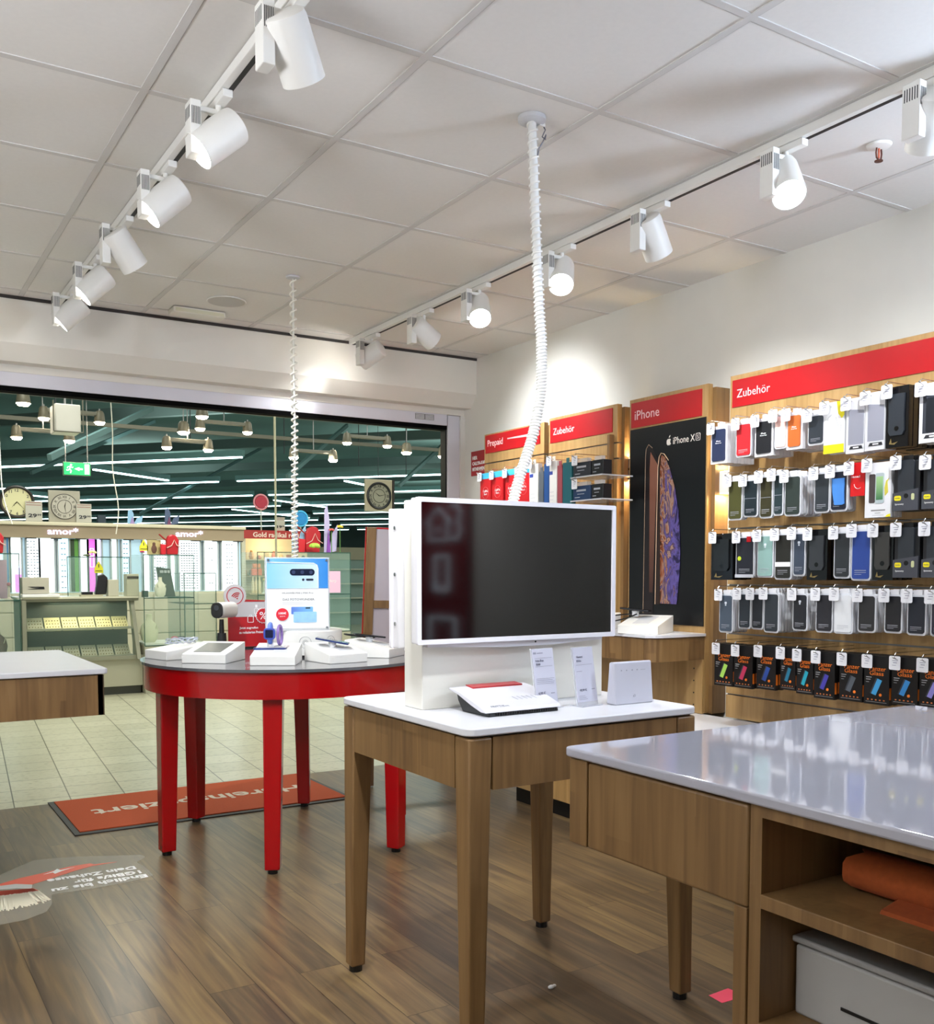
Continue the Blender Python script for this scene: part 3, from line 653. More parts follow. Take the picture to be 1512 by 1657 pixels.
obj('ceiling_rosette', B().lathe([(.045, 0), (.045, -.012), (.036, -.018), (.018, -.018)], (1.879, 2.62, ZC-.002)), LGREY, c, smooth=True)
obj('rosette_clip', B().box(1.905, 1.925, 2.61, 2.63, 2.745, 2.775), WHITE, c)
obj('thin_wire', B().tube([(1.92, 2.62, 2.755), (1.925, 2.61, 2.735), (1.915, 2.605, 2.72), (1.905, 2.60, 2.705), (1.918, 2.60, 2.70), (1.92, 2.60, 2.715), (1.908, 2.60, 2.69), (1.897, 2.605, 2.67), (1.893, 2.61, 2.64)], .002, 5), mat('#5b5a66', .4), c)
pt = bez([(1.872, 4.62, 2.768), (1.872, 4.62, 2.4), (1.874, 4.62, 2.0), (1.868, 4.62, 1.6), (1.872, 4.62, 1.03)], 10)
c = thing('spiral_cable', 'thin white loose spiral cable hanging from the ceiling to the round red table', 'cable', (0, 0, 0))
obj('cable_bundle', B().tube(pt, .0055, 8), mat('#dedcd2', .5), c, smooth=True)
obj('spiral_wrap', spiral(pt, .0145, lambda t: .05-.030*min(1, t*1.3), .0046, 12), mat('#ece9dd', .4), c, smooth=True)
obj('ceiling_rosette', B().lathe([(.034, 0), (.034, -.008), (.02, -.012)], (1.872, 4.62, ZC-.002)), LGREY, c, smooth=True)

# ---------------------------------------------------------------- television stand on the oak table
tv = thing('television_stand', 'upright white board on the oak table carrying screens on both sides', 'television stand', (1.755, 2.56, .91))
obj('board', B().box(-.348, .335, -.055, .055, 0, .622), mat('#dcd9d0', .4), tv, bevel=.003)
obj('power_cable', B().tube([(-.352, -.060, .385), (-.366, -.062, .37), (-.372, -.062, .35), (-.366, -.062, .325), (-.35, -.065, .305)], .0042, 6), BLACK, tv)
def screen_unit(name, label, loc, rot, live=True):
    s = thing(name, label, 'television', loc, rot)
    obj('housing', B().box(-.366, .366, 0, .036, -.004, .418), mat('#e2e0e4', .3), s, bevel=.004)
    b = B(); w, h, t = .372, .212, .014
    o_, i_ = rr(2*w, 2*h, .006, 0, .207), rr(2*w-2*t, 2*h-2*t, .002, 0, .207)
    for k in range(len(o_)): j = (k+1) % len(o_); b.prism([o_[k], o_[j], i_[j], i_[k]], -.012, .0, 'y')
    obj('bezel', b, mat('#eceaf0', .22), s)
    obj('screen', B().box(-.358, .358, -.006, -.001, .009, .405), mat('#030304', .065, spec=.6), s)
    obj('control_strip', B().prism([(-.05, -.024), (.10, -.024), (.33, -.014), (.33, -.004), (-.33, -.004), (-.33, -.014)], .004, .03, 'y'), mat('#d5d3d8', .3), s)
    obj('status_lamp', B().cyl((.06, .003, -.012), (.06, .004, -.012), .003), BLACK, s)
    return s
s = screen_unit('television', 'white framed television facing the viewer with a dark switched off screen', (1.733, 2.466, 1.113), math.radians(.6))
s = screen_unit('television', 'second television on the back of the stand, seen edge on with screws', (1.755, 2.655, 1.09), PI)
for z in (.07, .22, .36): obj('screw', B().cyl((.366, .018, z), (.369, .018, z), .006, n=10), CHROME, s)

# router
r = thing('router', 'flat white router with red strip and black underside on the oak table', 'router', (1.615, 2.375, .91), math.radians(1))
prof = [(-.085, .018), (-.080, .024), (-.02, .046), (.05, .066), (.085, .070), (.095, .066), (.02, .030)]
obj('shell', B().prism([(-.095, .012), (-.088, .022), (-.03, .040), (.04, .060), (.095, .068), (.105, .062), (.05, .050), (-.02, .026), (-.07, .012)], -.135, .135, 'x'), mat('#d2d0d6', .25), r, bevel=.003)
obj('base', B().prism([(-.090, 0), (-.086, .014), (-.02, .028), (.05, .052), (.085, .055), (.075, .03), (.05, .0)], -.118, .128, 'x'), mat('#232427', .4), r, bevel=.003)
obj('red_strip', B().prism([(.060, .0630), (.10, .0685), (.10, .0715), (.060, .067)], -.075, .105, 'x'), mat('#b02a30', .35), r)
b = B()
for i in range(26): b.box(-.095+.0085*i, -.0925+.0085*i+.002, -.0912, -.0895, .003, .010)
obj('vents', b, BLACK, r)
b = B(); sl = .32
for i in range(5): b.add([(.015+.017*i, -.045, .0352), (.0175+.017*i, -.045, .0352), (.0085+.017*i, -.022, .0438), (.006+.017*i, -.022, .0438)], [(0, 1, 2, 3)])
obj('indicator_marks', b, mat('#7a7f88', .4), r)
text('FRITZ!Box', mat('#6a7078', .4), r, -.07, -.074, .0262, w=.062, face='z', rot=(.36, 0, 0))
obj('antenna_block', B().box(.10, .16, .06, .085, .008, .05), BLACK, r, bevel=.003)

def price_card(x, y, rot, label, rows, title, price):
    t = thing('price_card', label, 'price card', (x, y, .91), math.radians(rot))
    T = Matrix.Rotation(math.radians(-9), 4, 'X')
    obj('holder', B().box(-.046, .046, -.002, .002, .0, .18).xf(T).box(-.046, .046, -.022, .03, 0, .003), mat('#e8eaf2', .08, alpha=.5), t)
    obj('card', B().box(-.043, .043, -.0042, -.0022, .012, .178).xf(T), mat('#c6c6d4', .4), t)
    b = B()
    for x0, x1, z, h in rows: b.box(x0, x1, -.0047, -.0042, z, z+h)
    obj('small_print', b.xf(T), mat('#9090a0', .5), t)
    k = 0
    for s_, xx, zz, ww in title + [price]:
        q = T @ Vector((xx, -.0048, zz)); text(s_, mat('#7b7b8c', .5), t, q.x, q.y, q.z, w=ww, rot=(math.radians(-9), 0, 0), bold=.01)
price_card(1.752, 2.352, 8, 'clear standing price card with grey print right of the router',
    [(-.035, .035, .150, .001), (-.035, .035, .125, .001), (-.036, .038, .088, .0012), (-.036, .030, .083, .0012), (-.036, .038, .078, .0012), (-.036, .034, .073, .0012), (-.036, -.01, .030, .0012), (-.036, .01, .025, .0012), (-.036, -.005, .020, .0012), (.018, .034, .042, .0025), (-.040, -.028, .163, .006), (-.024, .0, .164, .003)],
    [('Fritz.Box', -.016, .143, .034), ('7590', -.024, .132, .018)], ('4,99 €', -.02, .045, .030))
price_card(1.888, 2.330, 8, 'clear standing price card directly left of the white wedge router',
    [(-.035, .035, .125, .001), (-.036, -.012, .105, .0014), (-.036, -.01, .030, .0012), (-.036, -.005, .025, .0012), (-.036, .0, .020, .0012), (.022, .036, .048, .0025)],
    [('Huawei', -.018, .150, .026), ('B311s', -.022, .138, .020)], ('49,99 €', -.016, .048, .030))
w = thing('wedge_router', 'white upright wedge shaped router with four small symbols at the table corner', 'router', (2.035, 2.305, .91), 0)
obj('shell', B().prism([(-.024, 0), (.02, 0), (.008, .130), (-.012, .132)], -.078,   .078, 'x'), mat('#c4c4cf', .3), w, bevel=.005)
b = B()
for x in (-.047, -.026, -.003, .017): b.prism(circ(.0022, x, .105, 10), -.0155, -.010, 'y')
b.box(.032, .050, -.0155, -.010, .104, .1055); b.prism(circ(.005, .0, .026, 12), -.0235, -.018, 'y')
obj('symbols', b, mat('#a3a3ae', .4), w)

# ---------------------------------------------------------------- wall displays (fronts face -X)
RW = -PI/2
def wall_panel(label, yl, yr, z0, z1, redz, word, wordw, grooves=(), redr=None, wx=None):
    """oak wall panel from yl (left edge as seen) to yr, with red heading board"""
    w = yl-yr; t = thing('wall_display_panel', label, 'wall panel', (3.52, (yl+yr)/2, 0), RW)
    zs = [z0] + [g for g in grooves] + [z1]
    b = B()
    for a, c in zip(zs[:-1], zs[1:]): b.box(-w/2, w/2, 0, .03, a+.004, c-.004)
    obj('front_board', b, OAKP, t)
    obj('backing', B().box(-w/2+.002, w/2+.022, .031, .123, z0, z1-.02), OAK, t, label='darker oak frame set back behind the board')
    for g in grooves: obj('groove_rail', B().box(-w/2, w/2, .012, .029, g-.004, g+.004), STEEL, t, label='aluminium groove')
    if redz:
        obj('heading_board', B().box(-w/2+.016, w/2-.04 if redr is None else redr, -.005, 0, redz[0], redz[1]), RED, t, label='red heading board')
        text(word, mat('#f6d3d3', .5), t, -w/2+.045+wordw/2 if wx is None else wx, -.0055, (redz[0]+redz[1])/2-.002, w=wordw)
    return t
acc = wall_panel('wide oak accessory wall with red heading board, at the right picture edge', 3.30, 1.35, .62, 2.237, (2.085, 2.210), 'Zubehör', .195, (.735, 1.025, 1.255, 1.52, 1.765))
wall_panel('oak wall panel with red heading, left of the tall phone poster', 4.72, 4.105, .62, 2.226, (2.075, 2.205), 'Zubehör', .20, (1.93, 2.015))
pp = wall_panel('oak wall panel with short red heading, partly behind the thick spiral cable', 5.425, 4.77, .62, 2.213, (2.085, 2.200), 'Prepaid', .175, (2.02,))
obj('heading_stripe', B().prism([(-.055, .0), (.285, -.012), (.285, .006), (-.055, .008)], -.0058, -.005, 'y'), mat('#f0b8b8', .5), pp, (0, 0, 2.150))
obj('accent_rail', B().box(.258, .278, -.03, 0, 1.2, 2.06), OAK, loc=(3.52, 4.4125, 0), rot=RW, label='thin oak upright strip at the right side of the middle oak panel', cat='upright')
ip = wall_panel('tall oak wall panel holding the black phone poster', 4.006, 3.441, .62, 2.228, (2.075, 2.205), 'iPhone', .185, ())
po = thing('phone_poster', 'tall black poster of two phones with a marbled planet wallpaper', 'poster', (3.5145, 3.722, 1.05), RW)
obj('black_sheet', B().box(-.272, .272, 0, .004, 0, 1.016), mat('#06080c', .3), po)
obj('rear_phone_print', B().prism([(-.158, .04), (-.150, .86), (-.145, .905), (-.120, .925), (-.075, .87), (-.045, .82), (-.06, .78), (-.085, .04)], -.0015, 0, 'y'), mat('#1b1416', .3), po)
obj('rear_glow_print', B().prism([(-.112, .16), (-.118, .80), (-.113, .885), (-.082, .845), (-.056, .81), (-.07, .6), (-.086, .16)], -.0022, -.0015, 'y'), gradient_mat('#1c1010', '#8a5a48', 2, 0, .9), po)
obj('rear_edge_print', B().tube([(-.158, -.0015, .05), (-.151, -.0015, .86), (-.146, -.0015, .905), (-.128, -.0015, .925), (-.10, -.0015, .905)], .0018, 5), mat('#a58a70', .3), po)
arc = [(-.030, .100), (-.040, .82), (-.030, .862), (-.005, .850), (.030, .790), (.068, .69), (.094, .58), (.108, .46), (.112, .36), (.108, .25), (.098, .16), (.090, .103)]
obj('planet_print', B().prism([(-.028, .104)] + arc[1:] , -.0030, -.0022, 'y'), swirl_mat(), po)
obj('front_edge_print', B().tube([(-.066, -.0025, .10), (-.062, -.0025, .50), (-.056, -.0025, .80), (-.048, -.0025, .855), (-.034, -.0025, .872), (-.012, -.0025, .866), (.02, -.0025, .83)], .0022, 5), mat('#d8b490', .3), po)
obj('front_body_print', B().prism([(-.065, .10), (-.060, .50), (-.054, .80), (-.046, .85), (-.036, .862), (-.041, .82), (-.031, .10)], -.0024, -.0012, 'y'), mat('#2a1c18', .3), po)
text('iPhone X', mat('#e3dcd2', .4), po, .125, -.0008, .925, w=.150, h=.034)
b = B(); frame_icon(b, .030, .036, .006, .222, .926, .0025, -.0012, 0); obj('badge_print', b, mat('#e3dcd2', .4), po); text('S', mat('#e3dcd2', .4), po, .222, -.0012, .926, h=.02)
ap_ = [(.018*math.cos(a)*(.86+.14*abs(math.sin(a))), .017*math.sin(a)-.004*(abs(math.cos(a)) < .22)*(1 if math.sin(a) > 0 else -1)) for a in [i*2*PI/28 for i in range(28)]]
ap_ = [(x if not (x > .010 and -.006 < z < .010) else .009, z) for x, z in ap_]
obj('fruit_mark', B().prism([(x+.020, z+.922) for x, z in ap_], -.0012, 0, 'y').prism([(.020, .943), (.022, .951), (.029, .956), (.028, .948)], -.0012, 0, 'y'), mat('#e3dcd2', .4), po)

hs = thing('hanging_sign', 'small dark red sign with white capitals, partly hidden by the leftmost oak panel', 'sign', (3.60, 5.545, 1.968), RW)
obj('board', B().box(-.172, .15, 0, .008, 0, .165), mat('#a01420', .4), hs)
for k, (s_, w_) in enumerate((('HIER', .062), ('CALLYA-KARTE', .19), ('MITNEHMEN', .15))): text(s_, PRINT, hs, -.155+w_/2, -.0006, .120-.038*k, w=w_, h=.024, bold=.03)

# wall washers between the panels
for y, z0, z1, lab in ((4.06, 1.815, 1.93, 'grey metal wall lamp shining up and down, left of the tall phone poster'), (3.38, 1.70, 1.80, 'metal wall lamp shining down, between phone poster and accessory wall')):
    t = thing('wall_lamp', lab, 'wall lamp', (3.60, y, 0), RW)
    obj('body', B().box(-.045, .045, -.02, .040, z0, z1), STEEL if y > 4 else WHITE, t, bevel=.002)
    obj('light_strip', B().box(-.04, .04, -.015, .035, z0-.004, z0), mat((1, .78, .38), emit=9), t)
    obj('light_strip', B().box(-.04, .04, -.015, .035, z1, z1+.004), mat((1, .78, .38), emit=9), t)
    if y > 4: obj('band', B().box(-.046, .046, -.021, .02, (z0+z1)/2-.006, (z0+z1)/2+.006), BLACK, t)
    light('AREA', (3.60, y, z0-.01), 1.1, (1, .76, .4), (0, 0, -1), size=.05); light('AREA', (3.60, y, z1+.01), .7, (1, .76, .4), (0, 0, 1), size=.05)
# counter below the poster
c = thing('wall_counter', 'oak wall counter with drawer and white top below the tall phone poster', 'counter', (3.52, 4.10, 0), RW)
obj('worktop', B().prism([(-.72, -.355), (.62, -.355), (.655, -.32), (.665, -.29), (.665, 0), (-.72, 0)], 1.003, 1.016, 'z'), STONE2, c)
obj('drawer_front', B().prism([(-.71, -.345), (.60, -.345), (.60, -.325), (-.71, -.325)], .888, .998, 'z'), OAK, c)
obj('side_board', B().prism([(.603, -.345), (.625, -.34), (.65, -.31), (.657, -.28), (.657, 0), (.63, 0), (.63, -.27), (.60, -.32)], .888, .998, 'z'), OAK, c)
obj('niche_back', B().box(-.70, .657, -.012, -.002, .62, .888), OAKP, c)
b = B()
for k in range(4): b.cyl((.60, -.0135, .66+.06*k), (.60, -.012, .66+.06*k), .004, n=8)
obj('shelf_pin_holes', b, BLACK, c)
def base_cabinet(label, yl, yr, x0):
    w = yl-yr; t = thing('base_cabinet', label, 'cabinet', (3.52, (yl+yr)/2, 0), RW); d = -(3.52-x0); n = max(1, round(w/.62))
    obj('carcass', B().box(-w/2, w/2, d+.02, 0, .095, .60), OAK, t)
    obj('top_board', B().box(-w/2-.004, w/2+.004, d-.006, 0, .602, .618), STONE2, t, label='white top board')
    obj('plinth', B().box(-w/2+.03, w/2-.02, d+.05, 0, 0, .095), BLACK, t)
    for k in range(n): obj('door', B().box(-w/2+k*w/n+.002, -w/2+(k+1)*w/n-.002, d, d+.02, .097, .598), OAKP, t, bevel=.002)
base_cabinet('oak base cabinet under the wall counter, seen below the middle table', 4.62, 3.43, 3.15)
base_cabinet('long low oak cabinet with white top under the accessory wall', 3.425, 1.35, 3.12)
t, sl = wedge('display_wedge', 3.30, 3.625, math.radians(-62), 'white sloped stand with recessed panel on the wall counter below the poster', h1=.085, recess=(.08, .16, LGREY), z=1.016)
t, sl = wedge('display_wedge', 3.30, 4.02, math.radians(-62), 'white sloped stand on the wall counter, mostly hidden by the television', recess=(.08, .16, LGREY), z=1.016)
phone_on(3.30, 3.70, 1.095, math.radians(38), 'dark phone on a metal puck mount below the tall phone poster', .1, w=.07, l=.15, cable=False)
obj('charging_cable', B().tube(bez([(3.24, 3.66, 1.11), (3.17, 3.72, 1.10), (3.10, 3.76, 1.075), (3.09, 3.70, 1.068), (3.16, 3.62, 1.09), (3.22, 3.60, 1.112)], 6), .0035, 6), BLACK, label='thin black looped cable beside the dark phone on the wall counter', cat='cable')

# ---------------------------------------------------------------- goods on hooks
ORD = ['first', 'second', 'third', 'fourth', 'fifth', 'sixth', 'seventh', 'eighth', 'ninth', 'tenth', 'eleventh']
ROW = {1: 'top', 2: 'second', 3: 'third', 4: 'fourth', 5: 'lowest'}
FX = 3.30
def hook(y, z, desc, dx=.0, x0=3.555, tagw=.046, tagh=.052):
    t = thing('display_hook', 'hook of the ' + desc, 'hook', (0, 0, 0), 0, 'price hooks on the oak wall panels')
    xt = FX-.045-dx
    obj('rod', B().tube([(x0, y, z-.006), (xt+.03, y, z-.006), (xt, y, z+.006)], .0022, 6), CHROME, t)
    obj('tag_arm', B().tube([(x0, y+.012, z+.022), (xt+.03, y+.012, z+.022), (xt+.024, y+.012, z+.014)], .0018, 6), CHROME, t)
    obj('tip', B().ball((xt, y, z+.007), .0045, n=8, m=6), CHROME, t)
    g = obj('price_tag', B().prism(rr(tagw, tagh, .006), -.0022, 0, 'y'), mat('#ededf2', .35), t, (xt+.026, y+.012, z-.016), RW)
    lines([(-.010, .012, .008, .0018), (-.006, .010, .0, .0024), (-.010, .006, -.009, .0015)], mat('#8888a0', .5), g, y=-.0022)
    return t
_pm = {}
def cached(key, f):
    if key not in _pm: _pm[key] = f()
    return _pm[key]
def part(name, key, f, m, par, loc=(0, 0, 0)):
    me = cached((name,)+key+(m.name,), lambda: f().mesh(name))
    return obj(name, me, m, par, loc)
def words(par, s_, x, z, w, y, m=PRINT, h=None): return text(s_, m, par, x, y, z, w=w, h=h)

def goods(row, i, y, w, z, h, kind, desc, col, n, extra=None, dz=0, where=None):
    """n packs of a kind, hung one behind the other on one hook"""
    where = where or ('%s row' % ROW[row])
    D = {'box': .020, 'clear': .014, 'blister': .026, 'otter': .026, 'glass': .016, 'yellow': .014, 'window': .020, 'card': .006, 'slim': .012, 'phonebox': .02}[kind]
    cm = mat(col, .4)
    nm = {'glass': 'screen_protector_box', 'card': 'gift_card', 'slim': 'sim_card_pack'}.get(kind, 'phone_case_pack'); cat = {'glass': 'screen protector box', 'card': 'card', 'slim': 'card pack'}.get(kind, 'phone case')
    grp = 'packs on the %s' % (where if 'row' in where else where)
    root = None; ho = h-.0
    key = (kind, w, h)
    lab = desc
    if kind == 'box':
        root = obj(nm, cached(key+('b',), lambda: B().box(-w/2, w/2, 0, D, 0, h-.012).mesh(nm)), mat('#d9d8dc', .4), loc=(FX, y, z), rot=RW)
        part('hang_tab', key, lambda: B().box(-.012, .012, .002, .004, h-.012, h+.004), CLEAR, root)
        part('case', key, lambda: B().prism(rr(w-.020, h-.038, .008, 0, (h-.012)/2-.001), -.004, 0, 'y'), cm, root)
        words(root, 'iPhone', 0, h*.56, w*.26, -.0045); words(root, 'Silicone Case', 0, h*.51, w*.36, -.0045)
    elif kind == 'clear':
        root = obj(nm, cached(key+('b',), lambda: B().prism(rr(w, h-.018, .013, 0, (h-.018)/2), 0, D, 'y').mesh(nm)), mat('#d6d8de', .3), loc=(FX, y, z), rot=RW)
        part('hang_tab', key, lambda: B().prism(rr(w*.5, .028, .005, 0, h-.014), .001, .005, 'y'), mat('#e6e6ea', .4), root)
        part('case', key, lambda: B().prism(rr(w-.012, h-.032, .010, 0, (h-.018)/2-.0), -.003, 0, 'y'), cm, root)
        part('printed_lines', key, lambda: B().box(-w*.3, w*.28, -.0036, -.003, h*.18, h*.19).box(-w*.3, w*.28, -.0036, -.003, h*.145, h*.152).box(-w*.3, w*.05, -.0036, -.003, h*.11, h*.117), mat('#b9bcc4', .4), root)
        if extra == 'white': pass
        if extra == 'lens': part('lens_print', key, lambda: B().prism(rr(.012, .010, .003, 0, h*.70), -.0036, -.003, 'y').prism(circ(.004, 0, h*.65, 10), -.0036, -.003, 'y'), mat('#dfe4ec', .3), root)
        if extra == 'brown': part('card_slot', key, lambda: B().box(-w*.38, w*.38, -.0037, -.003, h*.44, h*.452), mat('#8a8f98', .4), root)
        if extra == 'bluefront': part('sleeve', key, lambda: B().prism([(-w*.38, h*.72), (w*.36, h*.72), (w*.33, h*.42), (w*.36, h*.16), (w*.22, h*.14), (-w*.18, h*.14), (-w*.22, h*.16), (-w*.34, h*.42)], -.006, -.003, 'y'), mat('#4f8fe0', .25), root)
        if extra == 'label': part('white_label', key, lambda: B().box(-w*.45, w*.45, -.0045, -.003, h*.26, h*.35), PRINT, root)
        if extra == 'retail': part('retail_frame', key, lambda: B().prism([(-w*.5, .0), (w*.5, .0), (w*.5, .014), (-w*.5, .014)], -.005, -.003, 'y'), mat('#c9cad2', .3), root); part('green_badge', key, lambda: B().prism(circ(.010, -w*.27, h*.42, 14), -.0055, -.004, 'y'), mat('#c6dc30', .4), root); part('red_badge', key, lambda: B().box(w*.12, w*.34, -.0055, -.003, h*.78, h*.90), RED, root)
    elif kind == 'blister':
        root = obj(nm, cached(key+('b',), lambda: B().box(-w/2, w/2, 0, D, 0, h-.004).mesh(nm)), mat('#0b0b0e', .18), loc=(FX, y, z), rot=RW)
        part('case', key, lambda: B().prism([(-w*.36, h*.86), (w*.36, h*.86), (w*.34, h*.5), (w*.36, h*.26), (w*.27, h*.19), (-w*.27, h*.19), (-w*.36, h*.26), (-w*.34, h*.5)], -.007, 0, 'y'), mat(extra or '#2b2e33', .22), root)
        part('logo_hole', key, lambda: B().prism(circ(.009, w*.03, h*.30, 16), -.0078, -.007, 'y'), mat('#050506', .2), root)
        part('gold_mark', key, lambda: B().prism([(-w*.34, h*.06), (-w*.26, h*.15), (-w*.22, h*.07), (w*.05, h*.09), (-w*.10, h*.045)], -.001, 0, 'y'), mat('#a08a5a', .3, .6), root)
    elif kind == 'otter':
        root = obj(nm, cached(key+('b',), lambda: B().box(-w/2, w/2, 0, D, 0, h*.9).mesh(nm)), mat('#15161a', .4), loc=(FX, y, z), rot=RW)
        part('case', key, lambda: B().prism(rr(w*.62, h*.66, .010, 0, h*.60), -.008, 0, 'y'), mat('#2c3036', .35), root)
        part('sleeve', key, lambda: B().prism([(-w/2, 0), (w/2, 0), (w/2, h*.40), (-w/2, h*.33)], -.0095, .0, 'y'), mat('#44464e', .45), root)
        part('yellow_badge', key, lambda: B().prism(rr(w*.26, h*.09, .006, -w*.29, h*.235), -.0105, -.0095, 'y'), mat('#f0e020', .4), root)
        part('round_badge', key, lambda: B().prism(circ(.009, .004, h*.27, 14), -.0103, -.0095, 'y'), BLACK, root)
        part('drop_badge', key, lambda: B().prism(rr(w*.12, h*.12, .005, w*.30, h*.25), -.0103, -.0095, 'y'), mat('#c8cc9a', .4), root)
        part('hang_tab', key, lambda: B().box(-.02, .02, .004, .006, h*.9, h+.004), BLACK, root)
        words(root, 'OtterBox', -w*.29, h*.235, w*.2, -.0107, INK); words(root, 'Symmetry', -w*.22, h*.12, w*.34, -.0098)
    elif kind == 'glass':
        root = obj(nm, cached(key+('b',), lambda: B().box(-w/2, w/2, 0, D, 0, h).mesh(nm)), mat('#101012', .4), loc=(FX, y, z), rot=RW)
        words(root, 'Panzer', w*.04, h*.735, w*.66, -.0006, ORANGE, .017); words(root, 'Glass', w*.0, h*.64, w*.56, -.0006, ORANGE, .016)
        part('phone_print', key, lambda: B().prism([(-w*.20, h*.22), (-w*.02, h*.19), (w*.22, h*.50), (w*.04, h*.535)], -.0010, 0, 'y'), cm, root)
        part('glass_print', key, lambda: B().prism([(-w*.26, h*.22), (-w*.20, h*.22), (w*.04, h*.535), (-w*.02, h*.545)], -.0008, 0, 'y'), mat('#3c4048', .3), root)
        part('shield_mark', key, lambda: B().prism(circ(.0058, w*.17, h*.205, 12), -.0014, 0, 'y'), ORANGE, root)
        b = lambda: (lambda q: [q.box(-w*.36+w*.16*k, -w*.30+w*.16*k, -.0008, 0, h*.085, h*.11) for k in range(5)] and q)(B())
        part('icon_row', key, b, mat('#c87038', .5), root)
        part('printed_lines', key, lambda: B().box(-w*.42, -w*.20, -.0008, 0, h*.545, h*.56).box(-w*.42, -w*.24, -.0008, 0, h*.50, h*.515).box(-w*.42, -w*.30, -.0008, 0, h*.45, h*.458).box(-w*.42, w*.42, -.0008, 0, h*.05, h*.055), mat('#b8b8bc', .5), root)
        part('side_flash', key, lambda: B().box(w/2, w/2+.0006, .003, D-.002, h*.12, h*.36), ORANGE, root)
    elif kind == 'yellow':
        root = obj(nm, B().box(-w/2, w/2, 0, D, 0, h), mat('#eeeef0', .4), loc=(FX, y, z), rot=RW)
        obj('yellow_foot', B().box(-w/2, w/2, -.001, 0, 0, h*.17), YEL, root); obj('yellow_corner', B().prism([(w*.12, h), (w/2, h), (w/2, h*.72), (w*.38, h*.66), (w*.2, h*.76)], -.001, 0, 'y'), YEL, root)
        obj('case_outline', B().tube([(-.028, -.001, h*.2), (-.028, -.001, h*.7), (-.01, -.001, h*.76)], .001, 5), mat('#d0d0d6', .4), root)
        obj('loop_print', B().tube([(w*.1, -.002, h*.70), (w*.22, -.002, h*.52), (w*.34, -.002, h*.42), (w*.38, -.002, h*.5), (w*.3, -.002, h*.62)], .0012, 5), LGREY, root)
    elif kind == 'window':
        root = obj(nm, cached(key+('b',), lambda: B().box(-w/2, w/2, 0, D, 0, h).mesh(nm)), mat('#dcdce0', .35), loc=(FX, y, z), rot=RW)
        part('window', key, lambda: B().prism([(-w*.36, h*.16), (w*.47, h*.16), (w*.47, h*.76), (-w*.36, h*.80)], -.001, 0, 'y'), mat(col, .25), root)
        if extra:
            part('case', key, lambda: B().prism(rr(w*.60, h*.58, .008, w*.08, h*.46), -.003, 0, 'y'), mat(extra, .2), root)
        part('name_bar', key, lambda: B().prism([(-w*.30, h*.075), (w*.42, h*.075), (w*.38, h*.13), (-w*.22, h*.13)], -.0015, 0, 'y'), mat('#2a2a30', .4), root)
        part('name_print', key, lambda: B().box(-w*.08, w*.22, -.002, -.0015, h*.09, h*.115), PRINT, root)
    elif kind == 'card':
        root = obj(nm, B().box(-w/2, w/2, 0, D, 0, h), mat('#d81a1e', .35), loc=(FX, y, z), rot=RW)
        words(root, 'Netzteil', -w*.12, h*.58, w*.6, -.0006); obj('arc_print', B().tube([(.018*math.cos(a)+.004, -.0006, h*.36+.018*math.sin(a)) for a in [PI+.2*i for i in range(12)]], .001, 5), PRINT, root)
    elif kind == 'phonebox':
        root = obj(nm, B().box(-w/2, w/2, 0, D, 0, h-.012), mat('#e9e9ec', .4), loc=(FX, y, z), rot=RW)
        obj('brown_case_print', B().prism(rr(w*.24, h*.50, .006, -w*.22, h*.50), -.0012, 0, 'y'), mat('#4a4242', .4), root)
        obj('phone_print', B().prism(rr(w*.34, h*.52, .007, w*.08, h*.50), -.0022, 0, 'y'), mat('#b8c4c8', .3), root)
        obj('screen_print', B().box(-w*.05, w*.21, -.0028, -.0022, h*.30, h*.70), gradient_mat('#3f7a50', '#a8d090', 2, h*.3, h*.7), root)
        obj('yellow_splash', B().prism([(w*.28, h*.36), (w*.40, h*.42), (w*.37, h*.6), (w*.44, h*.66), (w*.32, h*.62), (w*.26, h*.5)], -.0012, 0, 'y'), mat('#d8cc50', .5), root)
        obj('yellow_corner', B().prism([(w*.3, 0), (w/2, 0), (w/2, .012), (w*.38, .008)], -.001, 0, 'y'), YEL, root)
        lines([(-w*.25, w*.3, h*.11, .005), (-w*.1, w*.12, h*.07, .002), (-w*.2, w*.25, h*.035, .001)], GREY, root)
    elif kind == 'slim':
        root = obj(nm, cached(key+('b',), lambda: B().box(-w/2, w/2, 0, D, 0, h).mesh(nm)), mat('#cf2026', .35), loc=(FX, y, z), rot=RW)
        part('cyan_band', key, lambda: B().box(-w/2, w/2, -.0008, 0, h*.84, h), mat('#45b8dc', .4), root)
        part('ring_print', key, lambda: B().tube([(.034*math.cos(a), -.0006, h*.45+.036*math.sin(a)) for a in [2*PI*i/24 for i in range(24)]], .0009, 5, closed=True), mat('#e88a8a', .5), root)
        words(root, 'CallYa', 0, h*.5, .05, -.0006); words(root, 'Start', 0, h*.42, .036, -.0006)
    tag(root, lab, cat, grp)
    hk = hook(y+w*.22 if kind not in ('glass',) else y+w*.16, z+h-.006, desc, 0)
    for k in range(1, n):
        c = root.copy(); COL.objects.link(c); c.location = (FX+k*(D+(.0018 if kind in ('box', 'glass') else .0055)), y, z+(k % 2)*.0015)
        for ch in root.children:
            if ch.name.split('.')[0] in ('case', 'side_flash', 'hang_tab', 'sleeve'):
                d = ch.copy(); COL.objects.link(d); d.parent = c
        c['label'] = '%s behind the %s' % (ORD[k-1], desc)
    return root

